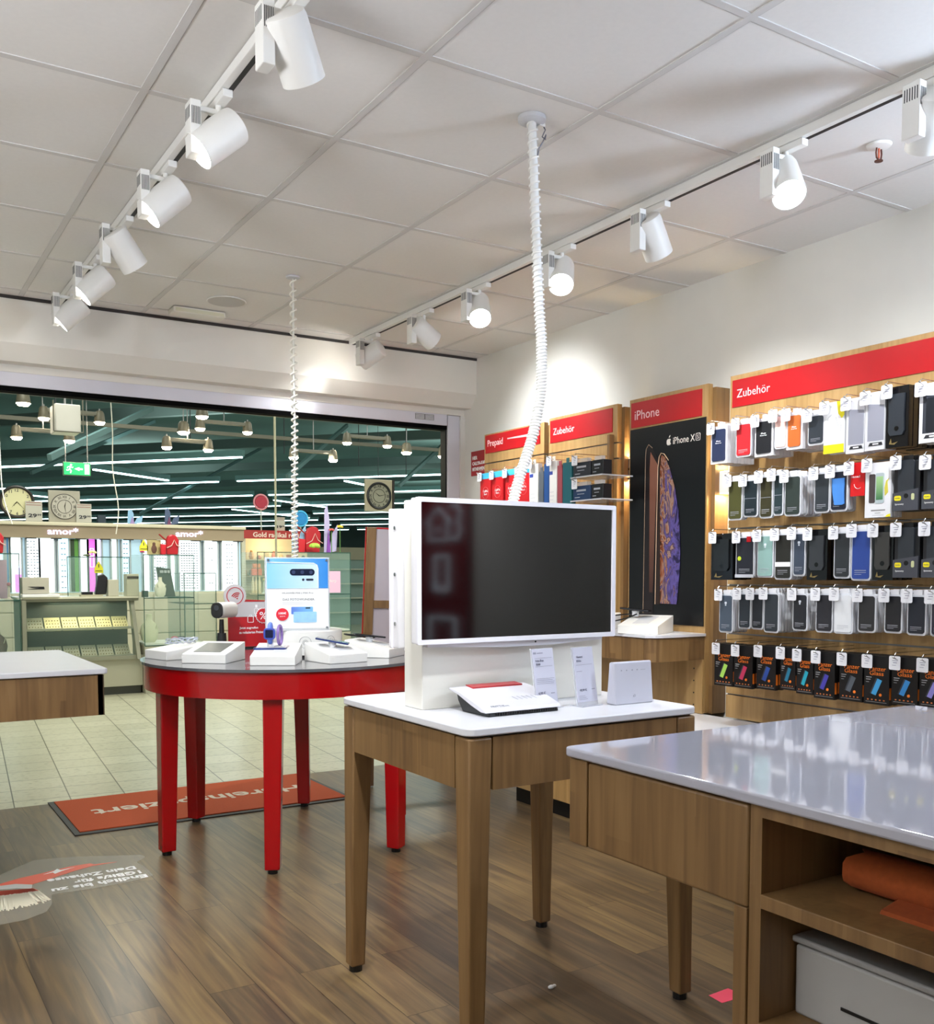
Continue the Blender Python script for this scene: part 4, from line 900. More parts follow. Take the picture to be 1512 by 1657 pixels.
NAVY, RD, BK, PK, OR_, DG = '#27304e', '#c3242c', '#17181d', '#f0c6bc', '#c8662c', '#2c323a'
P = {
1: [((3.157,.098,1.801,.178),'box','navy blue case in white box, leftmost of the top row',NAVY,8,None),((3.013,.088,1.817,.165),'clear','red case, second from the left in the top row',RD,6,None),((2.901,.100,1.809,.172),'box','black case in white box, third in the top row',BK,6,None),((2.812,.066,1.831,.159),'clear','pale pink case in the top row',PK,3,None),((2.741,.082,1.821,.164),'box','orange brown case in white box in the top row',OR_,7,None),((2.634,.080,1.827,.141),'clear','slate grey case left of the yellow white pack',DG,2,None),((2.549,.094,1.786,.201),'yellow','white pack with yellow foot in the top row','#ffffff',3,None),((2.452,.082,1.776,.213),'window','first clear fronted white box right of the yellow white pack','#9a9ba8',3,None),((2.366,.084,1.779,.219),'window','second clear fronted white box right of the yellow white pack','#9a9ba8',3,None),((2.272,.092,1.78,.228),'blister','tall black blister pack of the top row',BK,6,'#30353c'),((2.133,.099,1.783,.213),'window','white box with dark window ending the top row','#3a3d46',3,'#20232a')],
2: [((3.056,.082,1.544,.195),'clear','olive brown case, leftmost of the second row','#4a4a24',2,None),((2.968,.080,1.554,.18),'clear','black case, second from the left in the second row','#1e2a30',4,'brown'),((2.883,.070,1.545,.197),'clear','dark olive case, third in the second row','#38351f',1,'brown'),((2.818,.052,1.553,.192),'clear','narrow dark teal case, fourth in the second row','#26363a',1,'brown'),((2.744,.083,1.548,.186),'clear','dark green grey case before the thick stack of the second row','#2e3834',7,None),((2.599,.074,1.553,.18),'clear','charcoal case left of the bright blue one','#30363c',3,None),((2.519,.080,1.555,.18),'clear','bright blue case of the second row','#1c2030',3,'bluefront'),((2.436,.062,1.61,.129),'card','short red card pack beside the bright blue case','#ffffff',2,None),((2.346,.110,1.524,.219),'phonebox','white box printed with a phone in the second row','#ffffff',3,None),((2.225,.104,1.543,.199),'otter','black case box with yellow badge in the second row',BK,4,None),((2.107,.104,1.544,.189),'otter','yellow badged black case box ending the second row',BK,3,None)],
3: [((3.13,.128,1.281,.211),'blister','wide black blister pack, leftmost of the third row',BK,4,'#1c1f22'),((2.995,.104,1.292,.198),'clear','black case with green and red badges in the third row','#22242e',3,'retail'),((2.882,.088,1.293,.2),'clear','mint green case of the third row','#8fb2ac',3,'lens'),((2.787,.088,1.284,.211),'clear','black case with white label strip in the third row','#262622',4,'label'),((2.705,.062,1.299,.198),'clear','slate blue case of the third row','#3c4656',2,'lens'),((2.617,.098,1.284,.208),'blister','black blister pack in the middle of the third row',BK,6,'#36383c'),((2.498,.077,1.291,.202),'clear','charcoal case left of the royal blue one','#2c3034',2,None),((2.412,.088,1.283,.215),'clear','royal blue case of the third row','#2a4590',3,None),((2.318,.088,1.286,.21),'blister','black blister pack right of the royal blue case',BK,4,'#3c3a38'),((2.218,.102,1.296,.199),'otter','black case box with yellow badge in the third row',BK,4,None),((2.105,.097,1.297,.197),'otter','yellow badged black case box ending the third row',BK,3,None)],
4: [((3.1,.081,1.045,.191),'clear','slate blue case, leftmost of the fourth row','#4a5664',5,'lens'),((2.992,.070,1.067,.176),'clear','dark slate case, second in the fourth row','#2a323a',2,None),((2.920,.066,1.068,.176),'clear','black case, third in the fourth row','#22262c',1,None),((2.844,.080,1.058,.189),'clear','dark grey case before the thickest stack of the fourth row','#30363c',8,None),((2.695,.075,1.074,.173),'clear','black case with round logo in the fourth row','#24262c',6,'lens'),((2.576,.082,1.073,.176),'clear','black case left of the all white one in the fourth row','#2a2a30',3,None),((2.486,.088,1.073,.178),'clear','all white case of the fourth row','#e4e6ea',5,'white'),((2.381,.080,1.083,.166),'clear','charcoal case right of the all white one','#2c2c2e',5,None),((2.267,.075,1.087,.164),'clear','black case, second right of the all white one','#1e1e22',4,None),((2.172,.077,1.084,.167),'clear','navy black case, third right of the all white one','#20242e',4,None),((2.079,.075,1.084,.166),'clear','dark violet case ending the fourth row','#2a2636',3,None)],
5: [((3.11,.110,.805,.189),'glass','black box with green yellow phone, leftmost of the lowest row','#a8d860',5,None),((2.996,.106,.806,.187),'glass','black box with red violet phone in the lowest row','#c83a60',5,None),((2.868,.104,.813,.186),'glass','black box with dark blue phone in the lowest row','#2c4c98',5,None),((2.752,.078,.823,.177),'glass','narrow black box with teal phone in the lowest row','#2a7c9c',4,None),((2.666,.083,.815,.182),'glass','black box with cyan phone in the lowest row','#2aa6bc',4,None),((2.570,.098,.806,.19),'glass','black box with violet phone in the lowest row','#4a44a8',4,None),((2.446,.104,.811,.186),'glass','black box with grey phone in the lowest row','#5a6068',5,None),((2.332,.108,.81,.188),'glass','black box with light blue phone in the lowest row','#44a0d8',5,None),((2.214,.106,.821,.179),'glass','black box with blue yellow phone in the lowest row','#3a88c8',5,None),((2.103,.101,.825,.176),'glass','black box with pale violet phone ending the lowest row','#8e88d0',4,None)]}
for row in P:
    for i, ((y, w, z, h), kind, desc, col, n, ex) in enumerate(P[row]): goods(row, i, y, w, z, h, kind, desc, col, n, ex)
# goods of the two far panels
for i, (y, d_) in enumerate(((5.075, 'leftmost red card pack with cyan top on the far panel'), (4.942, 'second red card pack with cyan top on the far panel'), (4.80, 'third red card pack with cyan top, left of the thick spiral cable'), (4.672, 'fourth red card pack with cyan top, right of the thick spiral cable'))):
    goods(0, i, y, .118, 1.70, .22, 'slim', d_, '#ffffff', 3, where='far left panel')
def flip(y, w, z, h, m, label, blue=False, d=.03):
    t = obj('flip_case_pack', B().box(-w/2, w/2, 0, d, 0, h), m, loc=(FX, y, z), rot=RW, bevel=.002, label=label, cat='phone case', group='flip case packs left of the phone poster')
    obj('hang_tab', B().box(-.012, .012, .004, .007, h, h+.025), m, t)
    if blue:
        obj('blue_badge', B().box(-w*.45, -w*.05, -.001, 0, h*.72, h*.79), mat('#3a4aa0', .4), t); lines([(-w*.4, w*.1, h*.36, .003), (-w*.4, w*.15, h*.28, .003), (-w*.4, w*.05, h*.2, .003)], LGREY, t)
    return t
flip(4.571, .085, 1.66, .27, WHITE, 'white case pack with blue badge just right of the thick spiral cable', True)
flip(4.500, .042, 1.66, .22, mat('#5b6066', .5), 'grey flip case between white and blue ones')
flip(4.450, .045, 1.66, .26, mat('#22508e', .5), 'dark blue flip case of the middle oak panel')
flip(4.388, .068, 1.66, .27, WHITE, 'white case pack with blue badge beside the dark red flip case', True)
flip(4.328, .042, 1.66, .24, mat('#a04850', .5), 'dark red flip case of the middle oak panel')
flip(4.262, .078, 1.66, .25, mat('#1c6068', .5), 'teal flip case left of the small dark boxes')
for k, z in enumerate((1.825, 1.700)):
    for j, (y, w) in enumerate(((4.135, .145), (4.005, .092))):
        t = thing('accessory_box', '%s box on the %s clear shelf left of the phone poster' % (('dark grey' if k == 0 else 'navy blue') if j == 0 else 'smaller black', 'upper' if k == 0 else 'lower'), 'box', (FX, y, z), RW)
        obj('carton', B().box(-w/2, w/2, 0, .06, 0, .075), mat(('#2a2d34' if k == 0 else '#20395c') if j == 0 else '#1a1b1e', .4), t, bevel=.002)
        obj('window_lid', B().box(-w*.3, w*.3, .004, .03, .075, .095), CLEAR, t); lines([(-w*.3, w*.25, .045, .010), (-w*.25, w*.15, .03, .003), (-w*.4, -w*.1, .012, .004)], mat('#a8acb4', .5), t)
    obj('clear_shelf', B().box(-.14, .125, -.01, .20, -.008, -.001), mat('#dde2ea', .1, alpha=.7), loc=(FX, 4.08, z), rot=RW, label='%s clear plastic shelf left of the phone poster' % ('upper', 'lower')[k], cat='shelf')
for y, z, d_ in ((4.571, 1.945, 'white case pack right of the thick spiral cable'), (4.388, 1.945, 'white case pack beside the dark red flip case'), (4.16, 1.925, 'dark grey box on the upper clear shelf'), (4.16, 1.80, 'navy blue box on the lower clear shelf')): hook(y, z, d_)

# red service wall on the near part of the right wall (seen mirrored in the television screen)
rw = thing('service_wall', 'dark red wall panel with glowing outline symbols near the viewer, reflected in the television screen', 'wall panel', (3.60, -1.2, 0), RW)
obj('board', B().box(-.50, .75, 0, .045, .3, 2.3), mat('#8c0c18', .5), rw)
GL = mat((.75, .9, 1), emit=1.1)
b = B(); b.tube([(.03, -.01, 1.66), (-.135, -.01, 1.77), (-.30, -.01, 1.66)], .010, 6); b.tube([(-.01, -.01, 1.68), (-.01, -.01, 1.54), (-.26, -.01, 1.54), (-.26, -.01, 1.68)], .010, 6)
b.tube([(-.09, -.01, 1.60), (-.135, -.01, 1.625), (-.18, -.01, 1.60)], .007, 6); b.tube([(-.31, -.01, 1.77), (-.38, -.01, 1.78), (-.43, -.01, 1.72), (-.40, -.01, 1.66), (-.43, -.01, 1.60), (-.38, -.01, 1.54), (-.31, -.01, 1.55)], .012, 6)
obj('house_and_receiver_symbol', b, GL, rw)
b = B(); frame_icon(b, .19, .26, .025, -.18, 1.305, .016, -.02, 0); b.box(-.26, -.10, -.02, 0, 1.205, 1.215); obj('phone_symbol', b, GL, rw)
b = B(); frame_icon(b, .36, .26, .02, -.19, .87, .018, -.02, 0); obj('screen_symbol', b, GL, rw)

# ================================================================ the mall behind the entrance
# ceiling rails and spot bars
for k, (y, z) in enumerate(((10.0, 2.98), (12.0, 3.02))):
    obj('ceiling_rail', B().box(-6, 14, y-.022, y+.022, z-.022, z+.022), RAIL, label='%s pale rail carrying the mall spot bars' % ('upper nearer', 'lower farther')[k], cat='rail')
def spot_bar(x, z, y, L, label, tilt=0, bulbs=((-1, 0), (1, 0)), big=False):
    t = thing('spot_bar', label, 'ceiling light', (x, y, z), math.radians(tilt), 'spot bars under the mall ceiling')
    if L: obj('bar', B().box(-L/2, L/2, -.03, .03, .02, .055), RAIL, t, bevel=.004)
    obj('hanger', B().cyl((0, 0, .05), (0, 0, 5.2-z), .005, n=6), GREY, t)
    for s_, dx in bulbs:
        x0 = s_*L/2; r = .052 if not big else .062
        c = obj('lamp_can', B().lathe([(r*.55, .10), (r*.8, .08), (r, .0), (r, -.008)], (0, 0, 0), 20), mat('#5f5a4a', .5, .2), t, (x0, 0, -.03), smooth=True)
        obj('bulb', B().lathe([(r*.97, -.002), (r*.7, -.022), (.004, -.028)], (0, 0, -.008), 20), BULB, c, smooth=True)
        obj('yoke', B().cyl((0, 0, .08), (0, 0, .06 if not L else .12), .008, n=8), GREY, c)
    return t
for (x, z, y, L, big, lab) in ((1.32, 2.855, 9.6, 0, True, 'brightest round mall lamp at the upper left picture edge'), (1.80, 2.795, 10, .50, False, 'spot bar crossing the white ceiling unit'), (1.54, 2.60, 10, .46, False, 'lower left spot bar left of the exit sign'),
    (2.86, 2.76, 10, 0, True, 'single lamp hanging left of the middle spot bar'), (2.93, 2.87, 9.6, 0, True, 'bright lamp touching the door head in the middle'), (3.28, 2.81, 10, .50, False, 'spot bar left of the thin spiral cable'), (2.90, 2.60, 10, .42, False, 'spot bar below the single middle lamp'),
    (4.27, 2.58, 10, .46, False, 'spot bar just right of the thin spiral cable'), (4.92, 2.78, 10, .50, False, 'spot bar right of the spiral cable near the door corner'), (5.42, 2.72, 10, 0, True, 'tilted cool white lamp near the right door corner'), (5.78, 2.68, 9.8, 0, False, 'small lamp at the right door jamb')):
    spot_bar(x, z, y, L, lab, 0, ((0, 0),) if not L else ((-1, 0), (1, 0)), big)
u = thing('ceiling_unit', 'beige box shaped ceiling unit hanging above the green exit sign', 'ceiling unit', (1.60, 9.2, 2.50))
obj('casing', B().box(-.105, .105, -.13, .13, .02, .26), CREAM, u, bevel=.01); obj('frame', B().tube([(-.12, -.14, .02), (.12, -.14, .02), (.12, -.14, .30)], .006, 6).tube([(-.12, -.14, .02), (-.12, -.14, .28)], .006, 6), RAIL, u); obj('hanger', B().cyl((0, 0, .26), (0, 0, 2.5), .008, n=8), GREY, u)
# exit sign
EX = mat((.02, .42, .10), emit=1.3); EW = mat((.85, 1, .75), emit=1.6)
e = thing('exit_sign', 'green lit emergency exit sign with running figure and arrow under the mall ceiling', 'exit sign', (1.835, 10, 2.235))
obj('box', B().box(-.125, .125, 0, .05, 0, .125), mat('#5c7a62', .5), e, bevel=.004); obj('face', B().box(-.118, .118, -.003, 0, .006, .119), EX, e)
b = B(); b.prism(circ(.009, -.055, .098, 12), -.005, -.003, 'y')
b.tube([(-.062, -.004, .086), (-.068, -.004, .058), (-.055, -.004, .042), (-.062, -.004, .022)], .006, 5).tube([(-.068, -.004, .058), (-.082, -.004, .045), (-.098, -.004, .048)], .005, 5).tube([(-.062, -.004, .084), (-.045, -.004, .072), (-.036, -.004, .08)], .004, 5).tube([(-.064, -.004, .084), (-.084, -.004, .078), (-.090, -.004, .064)], .004, 5)
b.prism([(-.025, .062), (.02, .080), (.02, .069), (.05, .069), (.05, .055), (.02, .055), (.02, .044)], -.005, -.003, 'y'); b.box(.068, .11, -.005, -.003, .015, .11)
obj('symbols', b, EW, e)
for x in (-.1, .1): obj('hanger', B().cyl((x, .02, .125), (x, .02, 2.5), .005, n=6), GREY, e)
# lines of fluorescent tubes: one family across, a few along
HS = mat('#8fb4b4', .5)
def tube_line(D, t0, t1, z, label, cross=False, w=.10):
    c = un*D + ua*((t0+t1)/2); L = t1-t0
    if cross: c = ua*D + un*((t0+t1)/2)
    t = thing('tube_light', label, 'ceiling light', (c.x, c.y, z), math.atan2((un if cross else ua).y, (un if cross else ua).x), 'fluorescent tube lines under the mall ceiling')
    obj('housing', B().box(-L/2, L/2, -w/2, w/2, .03, .16), HS, t); obj('tube', B().box(-L/2+.05, L/2-.05, -w/2+.005, w/2-.005, 0, .03), TUBE, t)
tube_line(18.3, 10.9, 26, 3.70, 'nearest tube line, ending above the gold sale sign')
NM = ['second', 'third', 'fourth', 'fifth', 'sixth', 'seventh', 'eighth']
for k, (D, a, c_) in enumerate(((23.1, -6, 34), (27.6, 2, 36), (32.3, -2, 38), (37.0, 0, 44), (41.7, -2, 42), (46.4, 0, 36), (52.0, 0, 28))):
    m_ = 14+k*1.6
    tube_line(D, a, m_, 3.70, '%s tube line from the entrance, right half' % NM[k]); tube_line(D, m_+.5, c_, 3.70, '%s tube line from the entrance, left half' % NM[k])
for k, (T, a, c_, lab) in enumerate(((15.6, 19.4, 22.4, 'slanting tube right of the exit sign'), (22.8, 24.2, 27.0, 'short slanting tube between the two big clocks'), (11.2, 23.9, 25.4, 'slanting tube left of the square dark clock'), (16.5, 29.6, 33.5, 'slanting tube right of the red lollipop'), (20.5, 33.5, 40, 'slanting tube left of the red lollipop, far back'), (12.0, 33, 38, 'slanting tube below the square dark clock'))):
    tube_line(T, a, c_, 3.70, lab, True)
for k, (x, z) in enumerate(((.9, 0), (2.2, 0), (3.4, 0), (4.6, 0), (5.6, 0), (6.6, 0), (7.4, 0))):
    obj('drop_wire', B().cyl((x*1.5+.8, 13+k, 3.2), (x*1.5+.8, 13+k, 5.2), .008, n=5), DARK, label='thin dark wire dropping from the mall ceiling, number %s from the left' % ORD[k], cat='wire', group='drop wires under the mall ceiling')
obj('hanging_rod', B().cyl((3.447, 9.0, .9), (3.447, 9.0, 5.2), .011, n=8), mat('#c8c2a4', .4), label='thin pale vertical rod left of the thin spiral cable', cat='rod')
obj('hanging_string', B().tube(bez([(2.37, 11, 3.2), (2.385, 11, 2.8), (2.38, 11, 2.4), (2.43, 11, 2.0), (2.40, 11, 1.72)], 6), .006, 5), mat('#e6e3d6', .5), label='white string hanging before the lit letters, left of the bird card', cat='string')
obj('hanging_string', B().tube(bez([(1.27, 11, 3.4), (1.28, 11, 2.6), (1.30, 11, 2.1), (1.38, 11, 1.80)], 6), .006, 5), mat('#e6e3d6', .5), label='white string hanging at the left picture edge', cat='string')

# ---- optician / jewellery wall with lit letters
FY = 13.0
f = thing('shop_fascia', 'long beige shop fascia with lit white letters behind the jewellery counter', 'fascia', (3.0, FY, 1.73))
obj('fascia_board', B().box(-1.75, 1.52, 0, .35, 0, .15), TAUPE, f); obj('cap', B().box(-1.78, 1.53, -.06, .4, .15, .195), BEIGE, f, bevel=.01)
LET = mat((.80, .70, 1), emit=.95)
for x in (-.80, .77): text('amor*', LET, f, x, -.012, .085, w=.36, h=.085, bold=.015, th=.006)
for k in range(11): obj('down_light', B().box(-1.45+.29*k-.06, -1.45+.29*k+.06, .02, .08, -.012, 0), DARK, f)
LITW = mat((.86, .96, 1), emit=1.15); LITB = mat((.55, .82, .95), emit=.9); MAG = mat((.55, .10, .50), emit=.9); LITP = mat((.62, .58, .90), emit=.9)
def lit_column(x0, x1, label, m=LITW, dots=None, dx=.5, z0=1.06):
    t = thing('lit_display_column', label, 'display column', ((x0+x1)/2, FY+.12, z0), 0, 'lit display columns under the fascia'); w = x1-x0; h = 1.725-z0
    obj('light_panel', B().box(-w/2, w/2, 0, .05, 0, h), m, t)
    obj('side_frame', B().box(-w/2-.02, -w/2, -.03, .06, 0, h).box(w/2, w/2+.02, -.03, .06, 0, h), mat('#a9b4b9', .4), t)
    if dots:
        b = B(); n, rows_ = dots
        for r_ in range(rows_):
            for c_ in range(n):
                if random.random() < .9: xx = (c_-(n-1)/2)*.034+w*(dx-.5); zz = h*.97-(r_+.5)*h*.94/rows_; b.box(xx-.011, xx+.011, -.012, -.004, zz-.006, zz+.005)
        obj('glasses_rows', b, mat('#39505c', .4), t, kind='stuff')
    return t
cols = [(1.46, 1.53, 'narrow lit column at the far left', LITB, None), (1.57, 1.60, 'thin dark blue lit column at the far left', mat((.05, .16, .30), emit=.5), None), (1.61, 1.73, 'lit column with lilac picture poster', LITW, 'pic'), (1.80, 1.93, 'lit column full of small rows under the left letters', LITW, (4, 17)), (1.95, 2.11, 'plain bright column under the left letters', LITW, None), (2.16, 2.28, 'pale blue lit column beside the green post', LITB, (2, 9)), (2.42, 2.50, 'narrow white column behind the yellow warning sign', LITW, None), (2.52, 2.60, 'magenta poster column behind the counter', MAG, 'mag'), (2.62, 2.67, 'lilac lit strip right of the magenta poster', LITP, None), (2.80, 2.86, 'narrow lit column behind the printer', LITW, None), (2.93, 3.02, 'lit blue column left of the red hearts', LITB, (2, 10)), (3.20, 3.27, 'narrow bright column behind the red hearts', LITW, None), (3.33, 3.50, 'lit column with dense rows behind the glass case', LITW, (5, 16)), (3.55, 3.60, 'narrow bright strip right of the dense rows', LITW, None), (3.66, 3.94, 'wide lit column full of lattice rows under the right letters', LITW, (7, 19)), (4.00, 4.18, 'bright column left of the last one', LITW, (2, 4)), (4.24, 4.46, 'rightmost lit column of the fascia', LITW, (3, 12))]
for x0, x1, lab, m_, k_ in cols:
    t = lit_column(x0, x1, lab, m_, k_ if isinstance(k_, tuple) else None)
    if k_ == 'pic': obj('lilac_picture', B().box(-.02, .06, -.01, -.004, .02, .30), LITP, t); obj('magenta_field', B().box(-.01, .06, -.014, -.010, 0, .22), mat((.6, .25, .65), emit=.7), t)
    if k_ == 'mag': b = B(); frame_icon(b, .05, .10, .004, 0, .50, .006, -.008, -.002); frame_icon(b, .05, .14, .004, 0, .38, .006, -.008, -.002); obj('white_outline', b, LITW, t)
gp = thing('green_post', 'dark and light green upright post between the lit columns', 'post', (2.35, FY+.1, 1.06)); obj('post', B().box(-.055, .0, 0, .06, 0, .665), mat('#24401c', .5), gp); obj('edge', B().box(.0, .045, 0, .06, 0, .665), mat('#5a9a3c', .5), gp)
cb = thing('drawer_cabinets', 'long beige drawer cabinet under the lit display columns', 'cabinet', (3.0, FY, 0)); obj('carcass', B().box(-1.75, 1.52, .02, .4, .10, 1.05), BEIGE, cb); obj('plinth', B().box(-1.7, 1.48, .08, .4, 0, .10), PLINTH, cb)
for k in range(8):
    for z0, z1 in ((.12, .50), (.52, .80), (.82, 1.03)): obj('drawer', B().box(-1.74+.408*k, -1.35+.408*k, 0, .02, z0, z1), BEIGE, cb, bevel=.004)

# ---- clocks and price signs on top of the fascia
def clock(x, y, z, r, square, label, rim, face, numerals, hh, mm, hand=BLACK, roman=False):
    t = thing('wall_clock', label, 'clock', (x, y, z))
    if square: obj('square_frame', B().box(-r*1.12, r*1.12, 0, .04, 0, r*2.35), rim, t, bevel=.006)
    obj('ring', B().tube([(r*.93*math.cos(a), -.005, r*1.15+r*.93*math.sin(a)) for a in [i*2*PI/40 for i in range(40)]], r*(.035 if r < .17 else .10), 8, closed=True), hand if square else rim, t, smooth=True)
    obj('dial', B().prism(circ(r*.90, 0, r*1.15, 40), -.008, .01, 'y'), face, t)
    for i in range(12):
        a = PI/2-2*PI*(i+1)/12; s_ = (['I', 'II', 'III', 'IIII', 'V', 'VI', 'VII', 'VIII', 'IX', 'X', 'XI', 'XII'] if roman else [str(k) for k in range(1, 13)])[i]
        text(s_, numerals, t, r*.72*math.cos(a), -.0085, r*1.15+r*.72*math.sin(a), h=r*.19, rot=(0, PI/2-a if roman else 0, 0), bold=.02)
    if roman: obj('inner_ring', B().tube([(r*.5*math.cos(a), -.009, r*1.15+r*.5*math.sin(a)) for a in [i*2*PI/30 for i in range(30)]], r*.02, 5, closed=True), numerals, t)
    for nm_, a, L, w_ in (('hour_hand', PI/2-2*PI*(hh+mm/60)/12, .5, .03), ('minute_hand', PI/2-2*PI*mm/60, .75, .02)):
        obj(nm_, B().add([(-w_*r*math.sin(a), -.012, r*1.15+w_*r*math.cos(a)), (w_*r*math.sin(a), -.012, r*1.15-w_*r*math.cos(a)), (r*L*math.cos(a), -.012, r*1.15+r*L*math.sin(a))], [(0, 1, 2), (2, 1, 0)]), hand, t)
    return t
clock(1.69, 13.02, 1.935, .195, False, 'large round clock with dark rim and cream dial at the far left', mat('#241d18', .4), mat('#cfc99a', .5), BLACK, 7, 23)
clock(2.23, 13.02, 1.93, .165, True, 'large grey clock with roman numerals on square stone like plate', mat('#a29c8c', .7, vary=.2), mat('#b3ad9f', .6), mat('#4c4842', .6), 12, 28, mat('#4c4842', .6), True)
ck = clock(6.48, 12.8, 2.185, .195, True, 'square framed clock with dark ring hanging left of the television stand', mat('#b0a58c', .6), mat('#8f8c7a', .6), mat('#25241f', .6), 10, 13, BLACK, True)
obj('dark_side', B().box(.222, .25, -.01, .06, -.02, .46), mat('#2a221c', .5), ck)
obj('hanging_cord', B().cyl((0, .02, .44), (0, .02, 3.0), .004, n=6), DARK, ck)
def price_sign(x, y, z, w, h, s_, label):
    t = thing('price_sign', label, 'price sign', (x, y, z)); obj('card', B().box(-w/2, w/2, 0, .012, 0, h), mat('#b4b0a2', .5), t)
    obj('red_line', B().box(-w*.45, w*.45, -.001, 0, h*.80, h*.83).box(-w*.45, w*.45, -.001, 0, h*.92, h*.95), mat('#8a4a40', .5), t)
    text(s_[0], DARK, t, -w*.08, -.002, h*.28, w=w*.52, h=h*.20, bold=.04); text(s_[1], DARK, t, w*.32, -.002, h*.32, w=w*.25, h=h*.10, bold=.03)
price_sign(1.872, 12.98, 1.93, .19, .24, ('29', '99'), 'price sign reading 29.99 between the two clocks')
price_sign(2.45, 12.98, 1.93, .18, .23, ('29', '99'), 'price sign reading 29.99 right of the grey roman clock')
price_sign(5.45, 14.05, 1.93, .15, .20, ('19', '99'), 'price sign reading 19.99 behind the thin spiral cable')

# ---- jewellery counter in front
kc = thing('jewellery_counter', 'beige jewellery counter with slanted glass showcase of trays', 'counter', (2.02, 10.8, 0))
obj('base', B().box(-.62, .59, .02, .8, .09, .38), mat('#b3b09a', .5), kc); obj('plinth', B().box(-.6, .58, .07, .8, 0, .09), PLINTH, kc)
obj('showcase_frame', B().box(-.60, .60, -.02, .03, .38, .42).box(-.60, -.56, -.02, .6, .38, 1.02).prism([(-.06+.0, .38), (.10, .38), (.30, 1.0), (.22, 1.0)], .52, .56, 'x').box(-.60, .60, .18, .6, 1.0, 1.03), mat('#8f8f7c', .4), kc)
obj('back_wall', B().box(-.56, .56, .55, .58, .38, 1.0), mat('#5c5d50', .6), kc)
for z_, y_ in ((.72, .12), (.42, .02)): obj('tray_shelf', B().box(-.56, .52, y_, .5, z_-.02, z_), mat('#8f9078', .5), kc)
obj('slanted_glass', B().add([(-.56, .0, .42), (.56, .0, .42), (.52, .20, 1.0), (-.56, .20, 1.0)], [(0, 1, 2, 3)]), GLASS, kc)
obj('counter_top', B().box(-.62, .59, .15, .8, 1.03, 1.05), mat('#dcd9c4', .3), kc)
tr = None; LTX = mat('#f0e8a8', .5); 
for row_, (z_, y_) in enumerate(((.722, .30), (.422, .22))):
    for k in range(6):
        t = thing('jewellery_tray', '%s tray from the left on the %s shelf of the jewellery counter' % (ORD[k], ('upper', 'lower')[row_]), 'tray', (1.58+.172*k, 10.8+y_, z_+.03), 0, 'jewellery trays in the slanted showcase')
        m_ = LTX if row_ == 0 and k else mat('#a9a98e', .5)
        obj('cushion', B().box(-.078, .078, -.09, .09, 0, .018).xf(Matrix.Rotation(.75, 4, 'X')), m_, t)
        b = B()
        for i in range(5):
            for j in range(3): b.ball((-.056+.028*i, -.05+.045*j, .022), .006, n=6, m=4)
        obj('rings', b.xf(Matrix.Rotation(.75, 4, 'X')), mat('#8d7f4a', .3, .7), t, kind='stuff')
light('AREA', (2.0, 11.1, .98), 1.4, (1, .93, .7), (0, -.1, -1), size=.6)
def glass_case(x0, x1, y0, y1, z0, z1, label, shelves=(), base=None):
    t = thing('glass_showcase', label, 'showcase', ((x0+x1)/2, (y0+y1)/2, 0)); w = (x1-x0)/2; d = (y1-y0)/2
    for nm_, a in (('glass_front', (-w, w, -d, -d+.008, z0, z1)), ('glass_back', (-w, w, d-.008, d, z0, z1)), ('glass_side', (-w, -w+.008, -d, d, z0, z1)), ('glass_side', (w-.008, w, -d, d, z0, z1)), ('glass_top', (-w, w, -d, d, z1-.008, z1))): obj(nm_, B().box(*a), GLASS, t)
    for z_ in shelves: obj('glass_shelf', B().box(-w, w, -d, d, z_-.006, z_), GLASS, t)
    b = B()
    for z_ in tuple(shelves)+(z1, z0): b.box(-w, w, -d-.003, -d, z_-.010, z_)
    for sx in (-1, 1): b.box(sx*w-.004, sx*w+.004, -d-.003, -d, z0, z1)
    obj('green_glass_edges', b, GEDGE, t)
    if base: obj('base', B().box(-w, w, -d, d, base[0], base[1]), mat('#b3b09a', .5), t); obj('white_floor', B().box(-w+.01, w-.01, -d+.01, d-.01, z0, z0+.02), mat('#dfe2d2', .5), t)
    return t
glass_case(.75, 1.40, 10.75, 11.35, .42, 1.50, 'tall glass showcase cut by the left picture edge', (1.03,), (0, .42))
glass_case(2.62, 3.16, 10.75, 11.3, .52, 1.50, 'tall glass showcase right of the counter trays, with black bust inside', (1.035,), (0, .52))
glass_case(1.95, 2.60, 11.3, 11.7, 1.05, 1.48, 'glass shelf case standing on the counter behind the trays', (), None)
glass_case(3.18, 3.55, 11.2, 11.9, .45, 1.30, 'lower glass showcase right of the black bust', (.95,), (0, .45))
def bust(x, y, z, m, s_, label, rot=0):
    t = thing('jewellery_bust', label, 'necklace bust', (x, y, z), rot)
    obj('bust', B().lathe([(.055*s_, 0), (.085*s_, .03*s_), (.10*s_, .12*s_), (.085*s_, .19*s_), (.035*s_, .24*s_), (.03*s_, .30*s_), (.036*s_, .31*s_)], n=20).xf(Matrix.Diagonal((1, .55, 1, 1))), m, t, smooth=True)
    obj('necklace', B().tube([(.072*s_*math.cos(a), -.045*s_-.012*s_*math.sin(a), .20*s_+.09*s_*math.sin(a)) for a in [PI+PI*i/14 for i in range(15)]], .004, 5), mat('#c9c4a8', .3, .6), t)
bust(2.72, 10.95, .54, mat('#d8d9b8', .6), 1.0, 'pale green necklace bust in the lower part of the right glass showcase')
bust(2.86, 11.0, 1.037, mat('#e8e4cc', .6), .7, 'slim cream necklace stand on the glass shelf of the right showcase', .3)
bust(.98, 11.0, 1.037, mat('#d8b0a8', .6), .8, 'pinkish bust in the left glass showcase')
bust(1.20, 10.95, .44, mat('#5c3a30', .6), 1.0, 'brown necklace bust low in the left glass showcase')
